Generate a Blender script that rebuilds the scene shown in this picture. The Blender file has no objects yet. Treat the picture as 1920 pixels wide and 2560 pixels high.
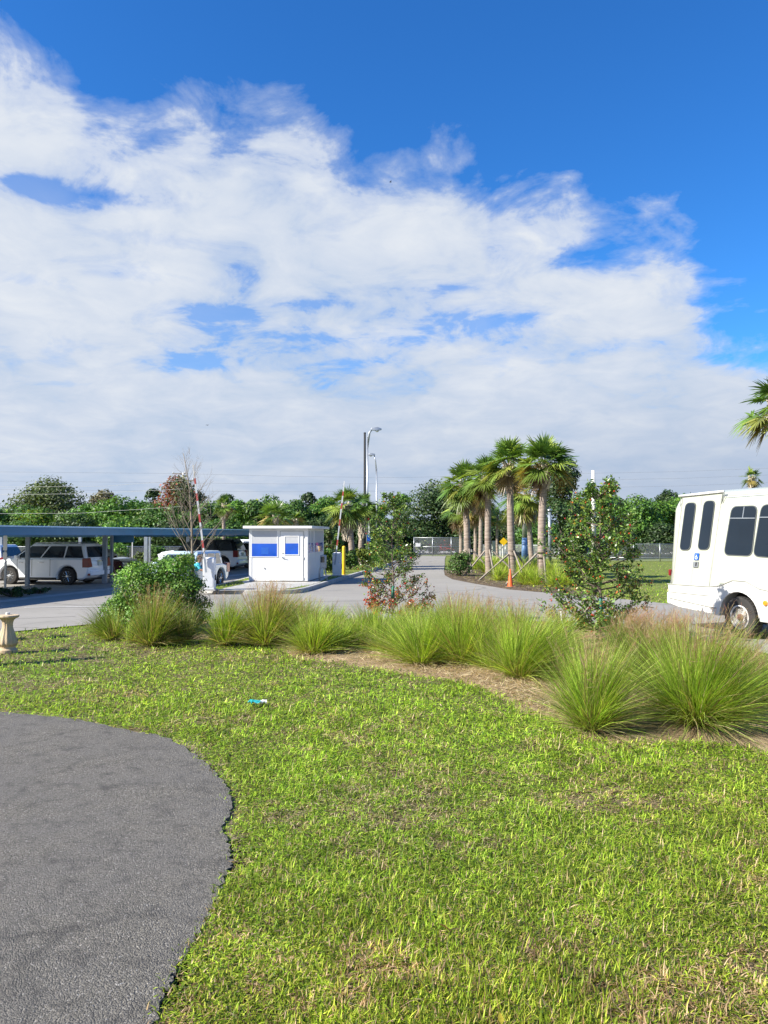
import bpy, math, random
import numpy as np
from mathutils import Vector
R = math.radians
C = bpy.context.scene.collection
HZ, F, CX, CY, CAMZ = 1338.0, 1920.0, 960.0, 1280.0, 2.1
TH = math.atan((HZ-CY)/F); ct, st = math.cos(TH), math.sin(TH)

def ray(x, y):
    a = (x-CX)/F; b = (CY-y)/F
    return np.array([a, ct-b*st, st+b*ct])
def at(x, y, Y):
    d = ray(x, y); return np.array([0, 0, CAMZ]) + d*(Y/d[1])
def gnd(x, y, z=0.0):
    d = ray(x, y); return np.array([0, 0, CAMZ]) + d*((z-CAMZ)/d[2])
def g2(x, y, z=0.0):
    p = gnd(x, y, z); return (float(p[0]), float(p[1]))

# ------------------------------------------------------------------ materials
def nodes_of(name):
    m = bpy.data.materials.new(name); m.use_nodes = True
    nt = m.node_tree
    for n in list(nt.nodes): nt.nodes.remove(n)
    out = nt.nodes.new('ShaderNodeOutputMaterial')
    return m, nt, out
def nd(nt, t, **kw):
    n = nt.nodes.new(t)
    for k, v in kw.items():
        if k.startswith('i_'):
            n.inputs[k[2:].replace('_', ' ')].default_value = v
        else: setattr(n, k, v)
    return n
def noise(nt, vec, scale, detail=4, rough=.55, dist=0.0):
    n = nt.nodes.new('ShaderNodeTexNoise')
    n.inputs['Scale'].default_value = scale; n.inputs['Detail'].default_value = detail
    n.inputs['Roughness'].default_value = rough; n.inputs['Distortion'].default_value = dist
    if vec is not None: nt.links.new(vec, n.inputs['Vector'])
    return n.outputs['Fac']
def ramp(nt, fac, stops):
    r = nt.nodes.new('ShaderNodeValToRGB'); e = r.color_ramp.elements
    while len(e) < len(stops): e.new(.5)
    for i, (p, c) in enumerate(stops):
        e[i].position = p
        e[i].color = (c, c, c, 1) if isinstance(c, (int, float)) else (*c, 1)
    nt.links.new(fac, r.inputs[0]); return r.outputs[0]
def mixc(nt, fac, a, b, mode='MIX'):
    m = nt.nodes.new('ShaderNodeMix'); m.data_type = 'RGBA'; m.blend_type = mode
    for v, s in ((fac, m.inputs[0]), (a, m.inputs[6]), (b, m.inputs[7])):
        if hasattr(v, 'links'): nt.links.new(v, s)
        elif isinstance(v, (int, float)): s.default_value = v
        else: s.default_value = (*v, 1)
    return m.outputs[2]
def math_(nt, op, a, b=0.0, c=None, clamp=False):
    m = nt.nodes.new('ShaderNodeMath'); m.operation = op; m.use_clamp = clamp
    for v, s in zip((a, b, c), m.inputs):
        if v is None: continue
        if hasattr(v, 'links'): nt.links.new(v, s)
        else: s.default_value = v
    return m.outputs[0]
def paint(name, col, rough=.5, metal=0.0, var=.12, vs=6.0, dirt=None, dirt_amt=.0, bump=0.0, bs=60, coat=0.0, spec=.5):
    m, nt, out = nodes_of(name)
    b = nd(nt, 'ShaderNodeBsdfPrincipled')
    tc = nd(nt, 'ShaderNodeTexCoord').outputs['Object']
    n1 = noise(nt, tc, vs, 5)
    lo = tuple(max(0, c*(1-var)) for c in col); hi = tuple(min(1, c*(1+var*.6)) for c in col)
    c = mixc(nt, ramp(nt, n1, [(.3, 0.0), (.7, 1.0)]), lo, hi)
    if dirt:
        n2 = noise(nt, tc, vs*.6, 8, .7)
        f = ramp(nt, n2, [(.5, 0.0), (.72, dirt_amt)])
        c = mixc(nt, f, c, dirt)
    nt.links.new(c, b.inputs['Base Color'])
    b.inputs['Roughness'].default_value = rough; b.inputs['Metallic'].default_value = metal
    b.inputs['Coat Weight'].default_value = coat; b.inputs['Specular IOR Level'].default_value = spec
    if bump:
        bn = nd(nt, 'ShaderNodeBump'); bn.inputs['Strength'].default_value = bump; bn.inputs['Distance'].default_value = .02
        nt.links.new(noise(nt, tc, bs, 6), bn.inputs['Height']); nt.links.new(bn.outputs[0], b.inputs['Normal'])
    nt.links.new(b.outputs[0], out.inputs[0]); return m
def leafmat(name, rough=.5, transl=.3, spec=.35, vs=3.0, tint=(1, 1, 1)):
    m, nt, out = nodes_of(name)
    a = nd(nt, 'ShaderNodeAttribute', attribute_name='Col')
    tc = nd(nt, 'ShaderNodeTexCoord').outputs['Object']
    f = ramp(nt, noise(nt, tc, vs, 3), [(.3, .8), (.7, 1.15)])
    c = mixc(nt, 1.0, a.outputs['Color'], f, 'MULTIPLY')
    if tint != (1, 1, 1): c = mixc(nt, 1.0, c, tint, 'MULTIPLY')
    b = nd(nt, 'ShaderNodeBsdfPrincipled'); nt.links.new(c, b.inputs['Base Color'])
    b.inputs['Roughness'].default_value = rough; b.inputs['Specular IOR Level'].default_value = spec
    t = nd(nt, 'ShaderNodeBsdfTranslucent')
    c2 = mixc(nt, 1.0, c, (1.25, 1.25, .5), 'MULTIPLY'); nt.links.new(c2, t.inputs[0])
    mx = nd(nt, 'ShaderNodeMixShader'); mx.inputs[0].default_value = transl
    nt.links.new(b.outputs[0], mx.inputs[1]); nt.links.new(t.outputs[0], mx.inputs[2])
    nt.links.new(mx.outputs[0], out.inputs[0]); return m

# ------------------------------------------------------------------ mesh helpers
def mesh_np(name, V, Fq, cols=None, mat=None, smooth=False):
    V = np.asarray(V, np.float32); Fq = np.asarray(Fq, np.int32)
    me = bpy.data.meshes.new(name); k = Fq.shape[1]
    me.vertices.add(len(V)); me.vertices.foreach_set('co', V.ravel())
    me.loops.add(Fq.size); me.loops.foreach_set('vertex_index', Fq.ravel())
    me.polygons.add(len(Fq)); me.polygons.foreach_set('loop_start', np.arange(0, Fq.size, k, dtype=np.int32))
    me.polygons.foreach_set('loop_total', np.full(len(Fq), k, np.int32))
    if smooth: me.polygons.foreach_set('use_smooth', np.ones(len(Fq), bool))
    me.update(calc_edges=True)
    if cols is not None:
        a = me.color_attributes.new('Col', 'FLOAT_COLOR', 'POINT')
        cc = np.ones((len(V), 4), np.float32); cc[:, :3] = cols; a.data.foreach_set('color', cc.ravel())
    if mat: me.materials.append(mat)
    return me
def link(name, me, parent=None, loc=None):
    o = bpy.data.objects.new(name, me); C.objects.link(o)
    if parent is not None: o.parent = parent
    if loc is not None: o.location = loc
    return o
def tag(o, label=None, cat=None, group=None, kind=None):
    if label: o['label'] = label
    if cat: o['category'] = cat
    if group: o['group'] = group
    if kind: o['kind'] = kind
    return o
def thing(name, label, cat, loc=(0, 0, 0), rotz=0.0, group=None):
    o = bpy.data.objects.new(name, None); C.objects.link(o)
    o.location = tuple(float(v) for v in loc); o.rotation_euler = (0, 0, rotz); o.empty_display_size = .3
    return tag(o, label, cat, group)

class MB:
    def __init__(s): s.v = []; s.f = []; s.c = []
    def add(s, vs, fs, col=None):
        n = len(s.v); s.v += [tuple(map(float, p)) for p in vs]; s.f += [tuple(i+n for i in f) for f in fs]
        s.c += [col or (1, 1, 1)]*len(vs)
    def box(s, x0, y0, z0, x1, y1, z1, col=None):
        s.add([(x0,y0,z0),(x1,y0,z0),(x1,y1,z0),(x0,y1,z0),(x0,y0,z1),(x1,y0,z1),(x1,y1,z1),(x0,y1,z1)],
              [(0,3,2,1),(4,5,6,7),(0,1,5,4),(1,2,6,5),(2,3,7,6),(3,0,4,7)], col)
    def prism(s, poly, off, col=None):
        """poly: list of 3D points, off: extrusion vector"""
        n = len(poly); off = np.array(off, float)
        vs = [tuple(p) for p in poly] + [tuple(np.array(p)+off) for p in poly]
        fs = [tuple(range(n))[::-1], tuple(range(n, 2*n))] + [(i, (i+1) % n, (i+1) % n+n, i+n) for i in range(n)]
        s.add(vs, fs, col)
    def loft(s, rings, cap=True, col=None):
        n = len(rings[0]); vs = [p for r in rings for p in r]; fs = []
        for k in range(len(rings)-1):
            for i in range(n):
                j = (i+1) % n; fs.append((k*n+i, k*n+j, (k+1)*n+j, (k+1)*n+i))
        if cap: fs.append(tuple(range(n))[::-1]); fs.append(tuple((len(rings)-1)*n+i for i in range(n)))
        s.add(vs, fs, col)
    def tube(s, pts, rad, n=8, cap=True, col=None):
        pts = [np.array(p, float) for p in pts]
        if not hasattr(rad, '__len__'): rad = [rad]*len(pts)
        rings = []; ref = None
        for i, p in enumerate(pts):
            d = pts[min(i+1, len(pts)-1)]-pts[max(i-1, 0)]; d /= (np.linalg.norm(d)+1e-9)
            if ref is None: ref = np.array([1., 0, 0]) if abs(d[0]) < .8 else np.array([0, 1., 0])
            u = ref-d*ref.dot(d); u /= (np.linalg.norm(u)+1e-9); w = np.cross(d, u); ref = u
            rings.append([tuple(p+rad[i]*(math.cos(a)*u+math.sin(a)*w)) for a in [2*math.pi*k/n for k in range(n)]])
        s.loft(rings, cap, col)
    def lathe(s, prof, n=24, c=(0, 0, 0), axis='z', flute=0.0, nf=12, twist=0.0, col=None):
        rings = []
        for k, (r, z) in enumerate(prof):
            rg = []
            for i in range(n):
                a = 2*math.pi*i/n; rr = r*(1+flute*math.cos(nf*a+twist*z))
                p = (rr*math.cos(a), rr*math.sin(a), z)
                if axis == 'y': p = (p[0], p[2], p[1])
                if axis == 'x': p = (p[2], p[0], p[1])
                rg.append((p[0]+c[0], p[1]+c[1], p[2]+c[2]))
            rings.append(rg)
        s.loft(rings, True, col)
    def build(s, name, mat, parent=None, smooth=False, bevel=0.0, loc=None, cols=False, auto=None):
        me = bpy.data.meshes.new(name); me.from_pydata(s.v, [], s.f); me.update()
        import bmesh
        bm = bmesh.new(); bm.from_mesh(me); bmesh.ops.recalc_face_normals(bm, faces=bm.faces[:]); bm.to_mesh(me); bm.free()
        if cols:
            a = me.color_attributes.new('Col', 'FLOAT_COLOR', 'POINT')
            a.data.foreach_set('color', np.array([(*c, 1) for c in s.c], np.float32).ravel())
        if mat: me.materials.append(mat)
        if smooth:
            me.polygons.foreach_set('use_smooth', np.ones(len(me.polygons), bool))
            if smooth is not True:
                me.set_sharp_from_angle(angle=R(smooth))
        o = link(name, me, parent, loc)
        if bevel:
            b = o.modifiers.new('Bevel', 'BEVEL'); b.width = bevel; b.segments = 2; b.limit_method = 'ANGLE'; b.angle_limit = R(40)
            me.polygons.foreach_set('use_smooth', np.ones(len(me.polygons), bool)); me.set_sharp_from_angle(angle=R(40))
        return o

def rrect(x0, z0, x1, z1, r, n=5):
    """rounded rectangle outline, list of (x,z)"""
    pts = []
    for cx, cz, a0 in ((x1-r, z1-r, 0), (x0+r, z1-r, 90), (x0+r, z0+r, 180), (x1-r, z0+r, 270)):
        for k in range(n+1):
            a = R(a0+90*k/n); pts.append((cx+r*math.cos(a), cz+r*math.sin(a)))
    return pts

def strips(P, W, wd):
    """P (N,K,3) centre lines, W (N,3) or (N,K,3) unit side vectors, wd (N,K) half widths -> V,F"""
    N, K, _ = P.shape
    if W.ndim == 2: W = W[:, None, :]
    A = P-W*wd[..., None]; B = P+W*wd[..., None]
    V = np.stack([A, B], 2).reshape(-1, 3)
    base = (np.arange(N)*K*2)[:, None]+(np.arange(K-1)*2)[None, :]
    Fq = np.stack([base, base+1, base+3, base+2], -1).reshape(-1, 4)
    return V, Fq
def norm(a): return a/(np.linalg.norm(a, axis=-1, keepdims=True)+1e-9)

class VN:   # 2D value noise on numpy arrays
    def __init__(s, seed): s.g = np.random.default_rng(seed).random((256, 256))
    def __call__(s, x, y, sc):
        x = x*sc+1000; y = y*sc+1000
        xi = np.floor(x).astype(int); yi = np.floor(y).astype(int); fx = x-xi; fy = y-yi
        fx = fx*fx*(3-2*fx); fy = fy*fy*(3-2*fy); g = s.g
        a = g[xi & 255, yi & 255]; b = g[(xi+1) & 255, yi & 255]; c = g[xi & 255, (yi+1) & 255]; d = g[(xi+1) & 255, (yi+1) & 255]
        return (a*(1-fx)+b*fx)*(1-fy)+(c*(1-fx)+d*fx)*fy
def inpoly(px, py, poly):
    inside = np.zeros(px.shape, bool); n = len(poly); j = n-1
    for i in range(n):
        xi, yi = poly[i]; xj, yj = poly[j]
        cond = ((yi > py) != (yj > py)) & (px < (xj-xi)*(py-yi)/((yj-yi)+1e-12)+xi)
        inside ^= cond; j = i
    return inside
def polydist(px, py, poly, closed=True):
    d = np.full(px.shape, 1e9); n = len(poly)
    for i in range(n if closed else n-1):
        ax, ay = poly[i]; bx, by = poly[(i+1) % n]; dx, dy = bx-ax, by-ay
        t = np.clip(((px-ax)*dx+(py-ay)*dy)/(dx*dx+dy*dy+1e-12), 0, 1)
        d = np.minimum(d, np.hypot(px-ax-t*dx, py-ay-t*dy))
    return d
def smooth_line(pts, n=6):
    """catmull-rom through pts"""
    P = [np.array(p, float) for p in pts]; P = [2*P[0]-P[1]]+P+[2*P[-1]-P[-2]]; out = []
    for i in range(1, len(P)-2):
        for k in range(n):
            t = k/n; a, b, c, d = P[i-1], P[i], P[i+1], P[i+2]
            out.append(tuple(.5*((2*b)+(-a+c)*t+(2*a-5*b+4*c-d)*t*t+(-a+3*b-3*c+d)*t**3)))
    out.append(tuple(P[-2])); return out
def sheet(name, poly, z, mat, parent=None, thick=0.0):
    """flat polygon sheet, triangulated by bmesh"""
    import bmesh
    bm = bmesh.new(); vs = [bm.verts.new((p[0], p[1], z)) for p in poly]
    f = bm.faces.new(vs); f.normal_update()
    if f.normal.z < 0: f.normal_flip(); vs = vs[::-1]; poly = poly[::-1]
    if thick:
        lo = [bm.verts.new((p[0], p[1], z-thick)) for p in poly]
        for i in range(len(poly)): bm.faces.new((vs[i], lo[i], lo[(i+1) % len(poly)], vs[(i+1) % len(poly)]))
    bm.normal_update()
    bmesh.ops.triangulate(bm, faces=bm.faces[:], ngon_method='EAR_CLIP')
    bmesh.ops.recalc_face_normals(bm, faces=bm.faces[:])
    if sum(f.normal.z*f.calc_area() for f in bm.faces) < 0: bmesh.ops.reverse_faces(bm, faces=bm.faces[:])
    me = bpy.data.meshes.new(name); bm.to_mesh(me); bm.free(); me.materials.append(mat)
    return link(name, me, parent)

# ------------------------------------------------------------------ camera, light, sky
scn = bpy.context.scene
cam = bpy.data.cameras.new('camera'); cam.sensor_fit = 'VERTICAL'; cam.sensor_height = 36; cam.lens = 36*F/2560; cam.sensor_width = 27
cam.clip_end = 3000; cam.clip_start = .05
co = bpy.data.objects.new('camera', cam); C.objects.link(co); co.location = (0, 0, CAMZ); co.rotation_euler = (R(90)+TH, 0, 0)
scn.camera = co
SEL, SH = R(37), (0.92, 0.39)
sl = bpy.data.lights.new('sun', 'SUN'); sl.energy = 4.8; sl.angle = R(.55); sl.color = (1, .94, .83)
so = bpy.data.objects.new('sun', sl); C.objects.link(so)
tosun = Vector((-SH[0]*math.cos(SEL), -SH[1]*math.cos(SEL), math.sin(SEL)))
so.rotation_euler = tosun.to_track_quat('Z', 'Y').to_euler(); so.location = (-20, -10, 30)

w = bpy.data.worlds.new('World'); scn.world = w; w.use_nodes = True; nt = w.node_tree
for n in list(nt.nodes): nt.nodes.remove(n)
wo = nt.nodes.new('ShaderNodeOutputWorld'); bg = nt.nodes.new('ShaderNodeBackground'); nt.links.new(bg.outputs[0], wo.inputs[0])
sky = nt.nodes.new('ShaderNodeTexSky'); sky.sky_type = 'NISHITA'; sky.sun_disc = False
sky.sun_elevation = SEL; sky.sun_rotation = math.atan2(tosun.x, tosun.y) % (2*math.pi)
sky.air_density = 1.0; sky.dust_density = .3; sky.ozone_density = 3.0
hs = nt.nodes.new('ShaderNodeHueSaturation'); hs.inputs['Saturation'].default_value = 1.22; hs.inputs['Value'].default_value = 1.0
nt.links.new(sky.outputs[0], hs.inputs['Color'])
tcn = nt.nodes.new('ShaderNodeTexCoord'); sp = nt.nodes.new('ShaderNodeSeparateXYZ'); nt.links.new(tcn.outputs['Generated'], sp.inputs[0])
X, Y, Z = sp.outputs
M = lambda op, a, b=0.0, c=None, clamp=False: math_(nt, op, a, b, c, clamp)
az = M('ARCTAN2', X, Y)
hl = M('SQRT', M('ADD', M('MULTIPLY', X, X), M('MULTIPLY', Y, Y)))
el = M('DIVIDE', Z, M('ADD', hl, 1e-4))
zz = M('ADD', M('MAXIMUM', Z, 0.0), .22)
cb = nt.nodes.new('ShaderNodeCombineXYZ')
nt.links.new(M('DIVIDE', X, zz), cb.inputs[0]); nt.links.new(M('DIVIDE', Y, zz), cb.inputs[1]); cb.inputs[2].default_value = SEED_Z if 'SEED_Z' in globals() else 3.7
cv = cb.outputs[0]
nbig = noise(nt, cv, 1.1, 3, .5, .3)
nmid = noise(nt, cv, 2.6, 9, .56, .35)
nfine = noise(nt, cv, 14.0, 8, .62, .3)
nrip = noise(nt, cv, 5.5, 7, .6, .5)
fc = nt.nodes.new('ShaderNodeFloatCurve')
azn = M('ADD', M('DIVIDE', az, math.pi/2), .5, None, True); nt.links.new(azn, fc.inputs['Value'])
cu = fc.mapping.curves[0]
def azp(px): return math.atan((px-CX)/F)/(math.pi/2)+.5
def elp(px, py):
    d = ray(px, py); return d[2]/math.hypot(d[0], d[1])
edge = [(-400, 60), (0, 120), (130, 150), (240, 300), (450, 290), (730, 270), (830, 360), (960, 360), (1190, 400), (1240, 500), (1420, 470), (1560, 540), (1700, 590), (1780, 740), (1920, 840), (2200, 950)]
pts = [(0.0, .5)]+[(azp(x), elp(x, y)) for x, y in edge]+[(1.0, .2)]
cu.points[0].location = pts[0]; cu.points[1].location = pts[-1]
for p in pts[1:-1]: cu.points.new(*p)
for p in cu.points: p.handle_type = 'AUTO'
fc.mapping.update()
ed = M('DIVIDE', M('SUBTRACT', fc.outputs[0], el), .11)
dens = M('ADD', M('MINIMUM', ed, 1.12), M('MULTIPLY', M('SUBTRACT', nmid, .5), 1.9))
dens = M('ADD', dens, M('MULTIPLY', M('SUBTRACT', nrip, .5), 2.6))
dens = M('ADD', dens, M('MULTIPLY', M('SUBTRACT', nbig, .5), .8))
dens = M('ADD', dens, M('MULTIPLY', M('SUBTRACT', nfine, .5), .9))
for (hx, hy, wx, wy, k) in [(350, 685, 150, 32, 1.0), (560, 810, 210, 45, .7), (470, 770, 120, 26, .5), (480, 905, 150, 50, .8), (960, 850, 190, 34, 1.15), (1230, 800, 190, 48, 1.15), (1270, 910, 90, 40, .8), (40, 450, 90, 30, 1.1), (130, 500, 110, 24, .7), (260, 490, 200, 36, 1.0), (60, 700, 120, 24, .9), (130, 870, 90, 40, .6), (1480, 640, 110, 60, 1.2), (1820, 790, 70, 30, .6), (600, 690, 60, 60, .5), (1120, 720, 100, 22, .8), (760, 760, 120, 20, .8), (420, 600, 150, 22, .7), (900, 905, 120, 18, .7), (1560, 860, 120, 22, .7), (200, 960, 120, 16, .5), (850, 600, 60, 40, .4)]:
    a0 = math.atan((hx-CX)/F); e0 = elp(hx, hy); sa = wx/F*math.cos(a0)**2; se = wy/F*math.cos(a0)
    da = M('DIVIDE', M('SUBTRACT', az, a0), sa); de = M('DIVIDE', M('SUBTRACT', el, e0), se)
    g = M('POWER', 2.718, M('MULTIPLY', M('ADD', M('MULTIPLY', da, da), M('MULTIPLY', de, de)), -1.0))
    dens = M('SUBTRACT', dens, M('MULTIPLY', g, k*.8))
low = M('MULTIPLY', M('SUBTRACT', .21, el, None), 9.0, None, True)      # thick layer towards the horizon
dens = M('ADD', dens, M('MULTIPLY', low, .7))
mask = ramp(nt, M('ADD', M('MULTIPLY', dens, .5), .12), [(0.02, 0.0), (.22, .30), (.38, .82), (.60, 1.0)])
mask = M('MAXIMUM', mask, M('MULTIPLY', M('SUBTRACT', ed, .7, None, True), .34))
shade = M('ADD', M('MULTIPLY', nmid, .5), M('ADD', M('MULTIPLY', nbig, .4), M('MULTIPLY', nrip, .5)))
cl = ramp(nt, shade, [(.52, (.245, .30, .385)), (.70, (.315, .35, .41)), (.86, (.385, .405, .435))])
dark = M('MULTIPLY', M('MULTIPLY', M('SUBTRACT', .2, el), 5.0, None, True), M('ADD', M('MULTIPLY', az, .8), .55, None, True))
cl = mixc(nt, dark, cl, (.175, .225, .31))
skc = mixc(nt, 1.0, hs.outputs[0], (.37, .72, 1.02), 'MULTIPLY')
vm = nt.nodes.new('ShaderNodeVectorMath'); vm.operation = 'SCALE'; vm.inputs['Scale'].default_value = 10; nt.links.new(cl, vm.inputs[0]); cl = vm.outputs[0]
fin = mixc(nt, mask, skc, cl)
nt.links.new(fin, bg.inputs['Color']); bg.inputs['Strength'].default_value = .1
scn.view_settings.view_transform = 'Standard'; scn.view_settings.look = 'None'; scn.view_settings.exposure = 1.05; scn.view_settings.gamma = 1
# ------------------------------------------------------------------ ground plan (world metres, z = 0 road level)
path_px = [(-700, 1745), (-300, 1762), (0, 1780), (100, 1788), (200, 1800), (330, 1827), (400, 1838), (460, 1868), (510, 1905), (552, 1945), (572, 1985), (578, 2030), (560, 2062), (566, 2100), (576, 2140), (572, 2175), (545, 2230), (520, 2290), (488, 2345), (465, 2375), (440, 2425), (412, 2480), (388, 2560), (340, 2700), (250, 2900)]
path_edge = smooth_line([g2(*p) for p in path_px], 9)
rng0 = random.Random(5)
path_edge = [(x+rng0.uniform(-.02, .02), y+rng0.uniform(-.02, .02)) for x, y in path_edge]
path_poly = path_edge+[(-1.0, -2.0), (-14, -2.0), (-14, path_edge[0][1]+.3)]
bed_front = smooth_line([g2(*p) for p in [(270, 1578), (330, 1592), (400, 1600), (560, 1600), (690, 1616), (760, 1645), (860, 1655), (1000, 1678), (1120, 1695), (1220, 1722), (1300, 1760), (1390, 1800), (1480, 1838), (1600, 1850), (1750, 1852), (1920, 1880), (2150, 1950)]], 4)
road_near = [(-40, 4), (-16, 11), (-10.8, 13.35), (-8.3, 16.6), (-6.8, 18.4), (-4.6, 19.3), (-.6, 19.2), (3.4, 18.9), (5.0, 18.3), (5.9, 17.2), (6.3, 15.8), (6.6, 14.4), (6.95, 13.2), (8.2, 9.2), (10.5, 2)]
bed_back = [(5.7, 17.0), (4.6, 17.9), (3.2, 18.6), (-.6, 18.9), (-4.4, 19.0), (-6.2, 18.0)]
bed_poly = bed_front+[(6.2, 10.5), (6.4, 14.0)]+bed_back
palm_edge = [g2(*p) for p in [(1115, 1390), (1112, 1398), (1112, 1410), (1110, 1425), (1112, 1438), (1130, 1448), (1180, 1458), (1275, 1474), (1345, 1480), (1400, 1484), (1500, 1492), (1660, 1508)]]
road_poly = road_near+[(16, 2), (14.2, 7), (12.3, 12.5), (10.6, 18.5)]+palm_edge[::-1]+[(3.2, 79.5), (-60, 70), (-60, 4)]
island_px = [(492, 1479), (540, 1484), (640, 1486), (715, 1485), (762, 1480), (817, 1463), (905, 1436), (955, 1421), (985, 1409), (1008, 1400), (1022, 1394)]
island_r = smooth_line([g2(*p) for p in island_px], 4)
island_poly = island_r+[(-5, 77), (-7.4, 70), (-7.0, 60), (-6.4, 48), (-6.3, 38), (-6.6, 31), (-6.9, 28.6)]

def ground_mat(name, cols, scs, bump=.3, bs=80, rough=.9):
    m, nt, out = nodes_of(name); b = nd(nt, 'ShaderNodeBsdfPrincipled'); b.inputs['Specular IOR Level'].default_value = .2
    tc = nd(nt, 'ShaderNodeTexCoord').outputs['Object']
    c = mixc(nt, ramp(nt, noise(nt, tc, scs[0], 6, .65), [(.35, 0.0), (.65, 1.0)]), cols[0], cols[1])
    c = mixc(nt, ramp(nt, noise(nt, tc, scs[1], 8, .7), [(.45, 0.0), (.62, 1.0)]), c, cols[2])
    c = mixc(nt, ramp(nt, noise(nt, tc, scs[2], 3, .7), [(.5, 0.0), (.75, .8)]), c, cols[3])
    nt.links.new(c, b.inputs['Base Color']); b.inputs['Roughness'].default_value = rough
    bn = nd(nt, 'ShaderNodeBump'); bn.inputs['Strength'].default_value = bump; bn.inputs['Distance'].default_value = .03
    nt.links.new(noise(nt, tc, bs, 8, .7), bn.inputs['Height']); nt.links.new(bn.outputs[0], b.inputs['Normal'])
    nt.links.new(b.outputs[0], out.inputs[0]); return m
M_turf = ground_mat('turf_soil', [(.12, .175, .022), (.16, .215, .035), (.20, .19, .075), (.06, .08, .018)], (1.1, 5, 22), .8, 60)
M_dirt = ground_mat('bed_sand', [(.36, .26, .155), (.46, .35, .215), (.26, .175, .10), (.16, .11, .06)], (1.5, 6, 30), 1.0, 45)
M_mulch = ground_mat('mulch', [(.09, .065, .045), (.17, .13, .09), (.045, .03, .02), (.25, .2, .13)], (4, 14, 40), 1.0, 50)
M_conc = ground_mat('concrete', [(.42, .41, .385), (.50, .485, .455), (.33, .32, .30), (.26, .25, .23)], (.6, 4, 30), .25, 120)
M_far = ground_mat('pale_road', [(.42, .40, .37), (.50, .48, .45), (.38, .36, .33), (.3, .29, .26)], (.1, .6, 3), .1, 5)

def road_mat():
    m, nt, out = nodes_of('road_asphalt'); b = nd(nt, 'ShaderNodeBsdfPrincipled'); b.inputs['Specular IOR Level'].default_value = .25
    tc = nd(nt, 'ShaderNodeTexCoord').outputs['Object']
    c = mixc(nt, ramp(nt, noise(nt, tc, .18, 6, .6), [(.3, 0.0), (.7, 1.0)]), (.235, .218, .190), (.295, .275, .242))
    mp = nd(nt, 'ShaderNodeMapping'); mp.inputs['Scale'].default_value = (.35, 2.2, 1); nt.links.new(tc, mp.inputs[0])
    c = mixc(nt, ramp(nt, noise(nt, mp.outputs[0], 1.0, 7, .7), [(.52, 0.0), (.75, .45)]), c, (.13, .128, .12))
    c = mixc(nt, ramp(nt, noise(nt, tc, 90, 3, .8), [(.35, 0.0), (.7, .4)]), c, (.34, .335, .32))
    c = mixc(nt, ramp(nt, noise(nt, tc, .7, 5, .6, .6), [(.62, .0), (.72, .35)]), c, (.15, .143, .13))
    c = mixc(nt, ramp(nt, noise(nt, tc, 2.6, 4, .6), [(.68, .0), (.76, .4)]), c, (.10, .097, .09))
    # long thin cracks
    wv = nd(nt, 'ShaderNodeTexVoronoi'); wv.feature = 'DISTANCE_TO_EDGE'; wv.inputs['Scale'].default_value = .13
    mp2 = nd(nt, 'ShaderNodeMapping'); mp2.inputs['Scale'].default_value = (.45, 1.6, 1)
    dn = nd(nt, 'ShaderNodeTexNoise'); dn.inputs['Scale'].default_value = .8; dn.inputs['Detail'].default_value = 6; nt.links.new(tc, dn.inputs[0])
    vv = nd(nt, 'ShaderNodeVectorMath', operation='ADD'); nt.links.new(tc, vv.inputs[0])
    v2 = nd(nt, 'ShaderNodeVectorMath', operation='SCALE'); v2.inputs['Scale'].default_value = 1.2; nt.links.new(dn.outputs['Color'], v2.inputs[0]); nt.links.new(v2.outputs[0], vv.inputs[1])
    nt.links.new(vv.outputs[0], mp2.inputs[0]); nt.links.new(mp2.outputs[0], wv.inputs['Vector'])
    c = mixc(nt, ramp(nt, wv.outputs['Distance'], [(0.0, .5), (.004, .3), (.007, 0.0)]), c, (.09, .088, .08))
    nt.links.new(c, b.inputs['Base Color']); b.inputs['Roughness'].default_value = .85
    bn = nd(nt, 'ShaderNodeBump'); bn.inputs['Strength'].default_value = .25; bn.inputs['Distance'].default_value = .01
    nt.links.new(noise(nt, tc, 140, 4, .7), bn.inputs['Height']); nt.links.new(bn.outputs[0], b.inputs['Normal'])
    nt.links.new(b.outputs[0], out.inputs[0]); return m
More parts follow.
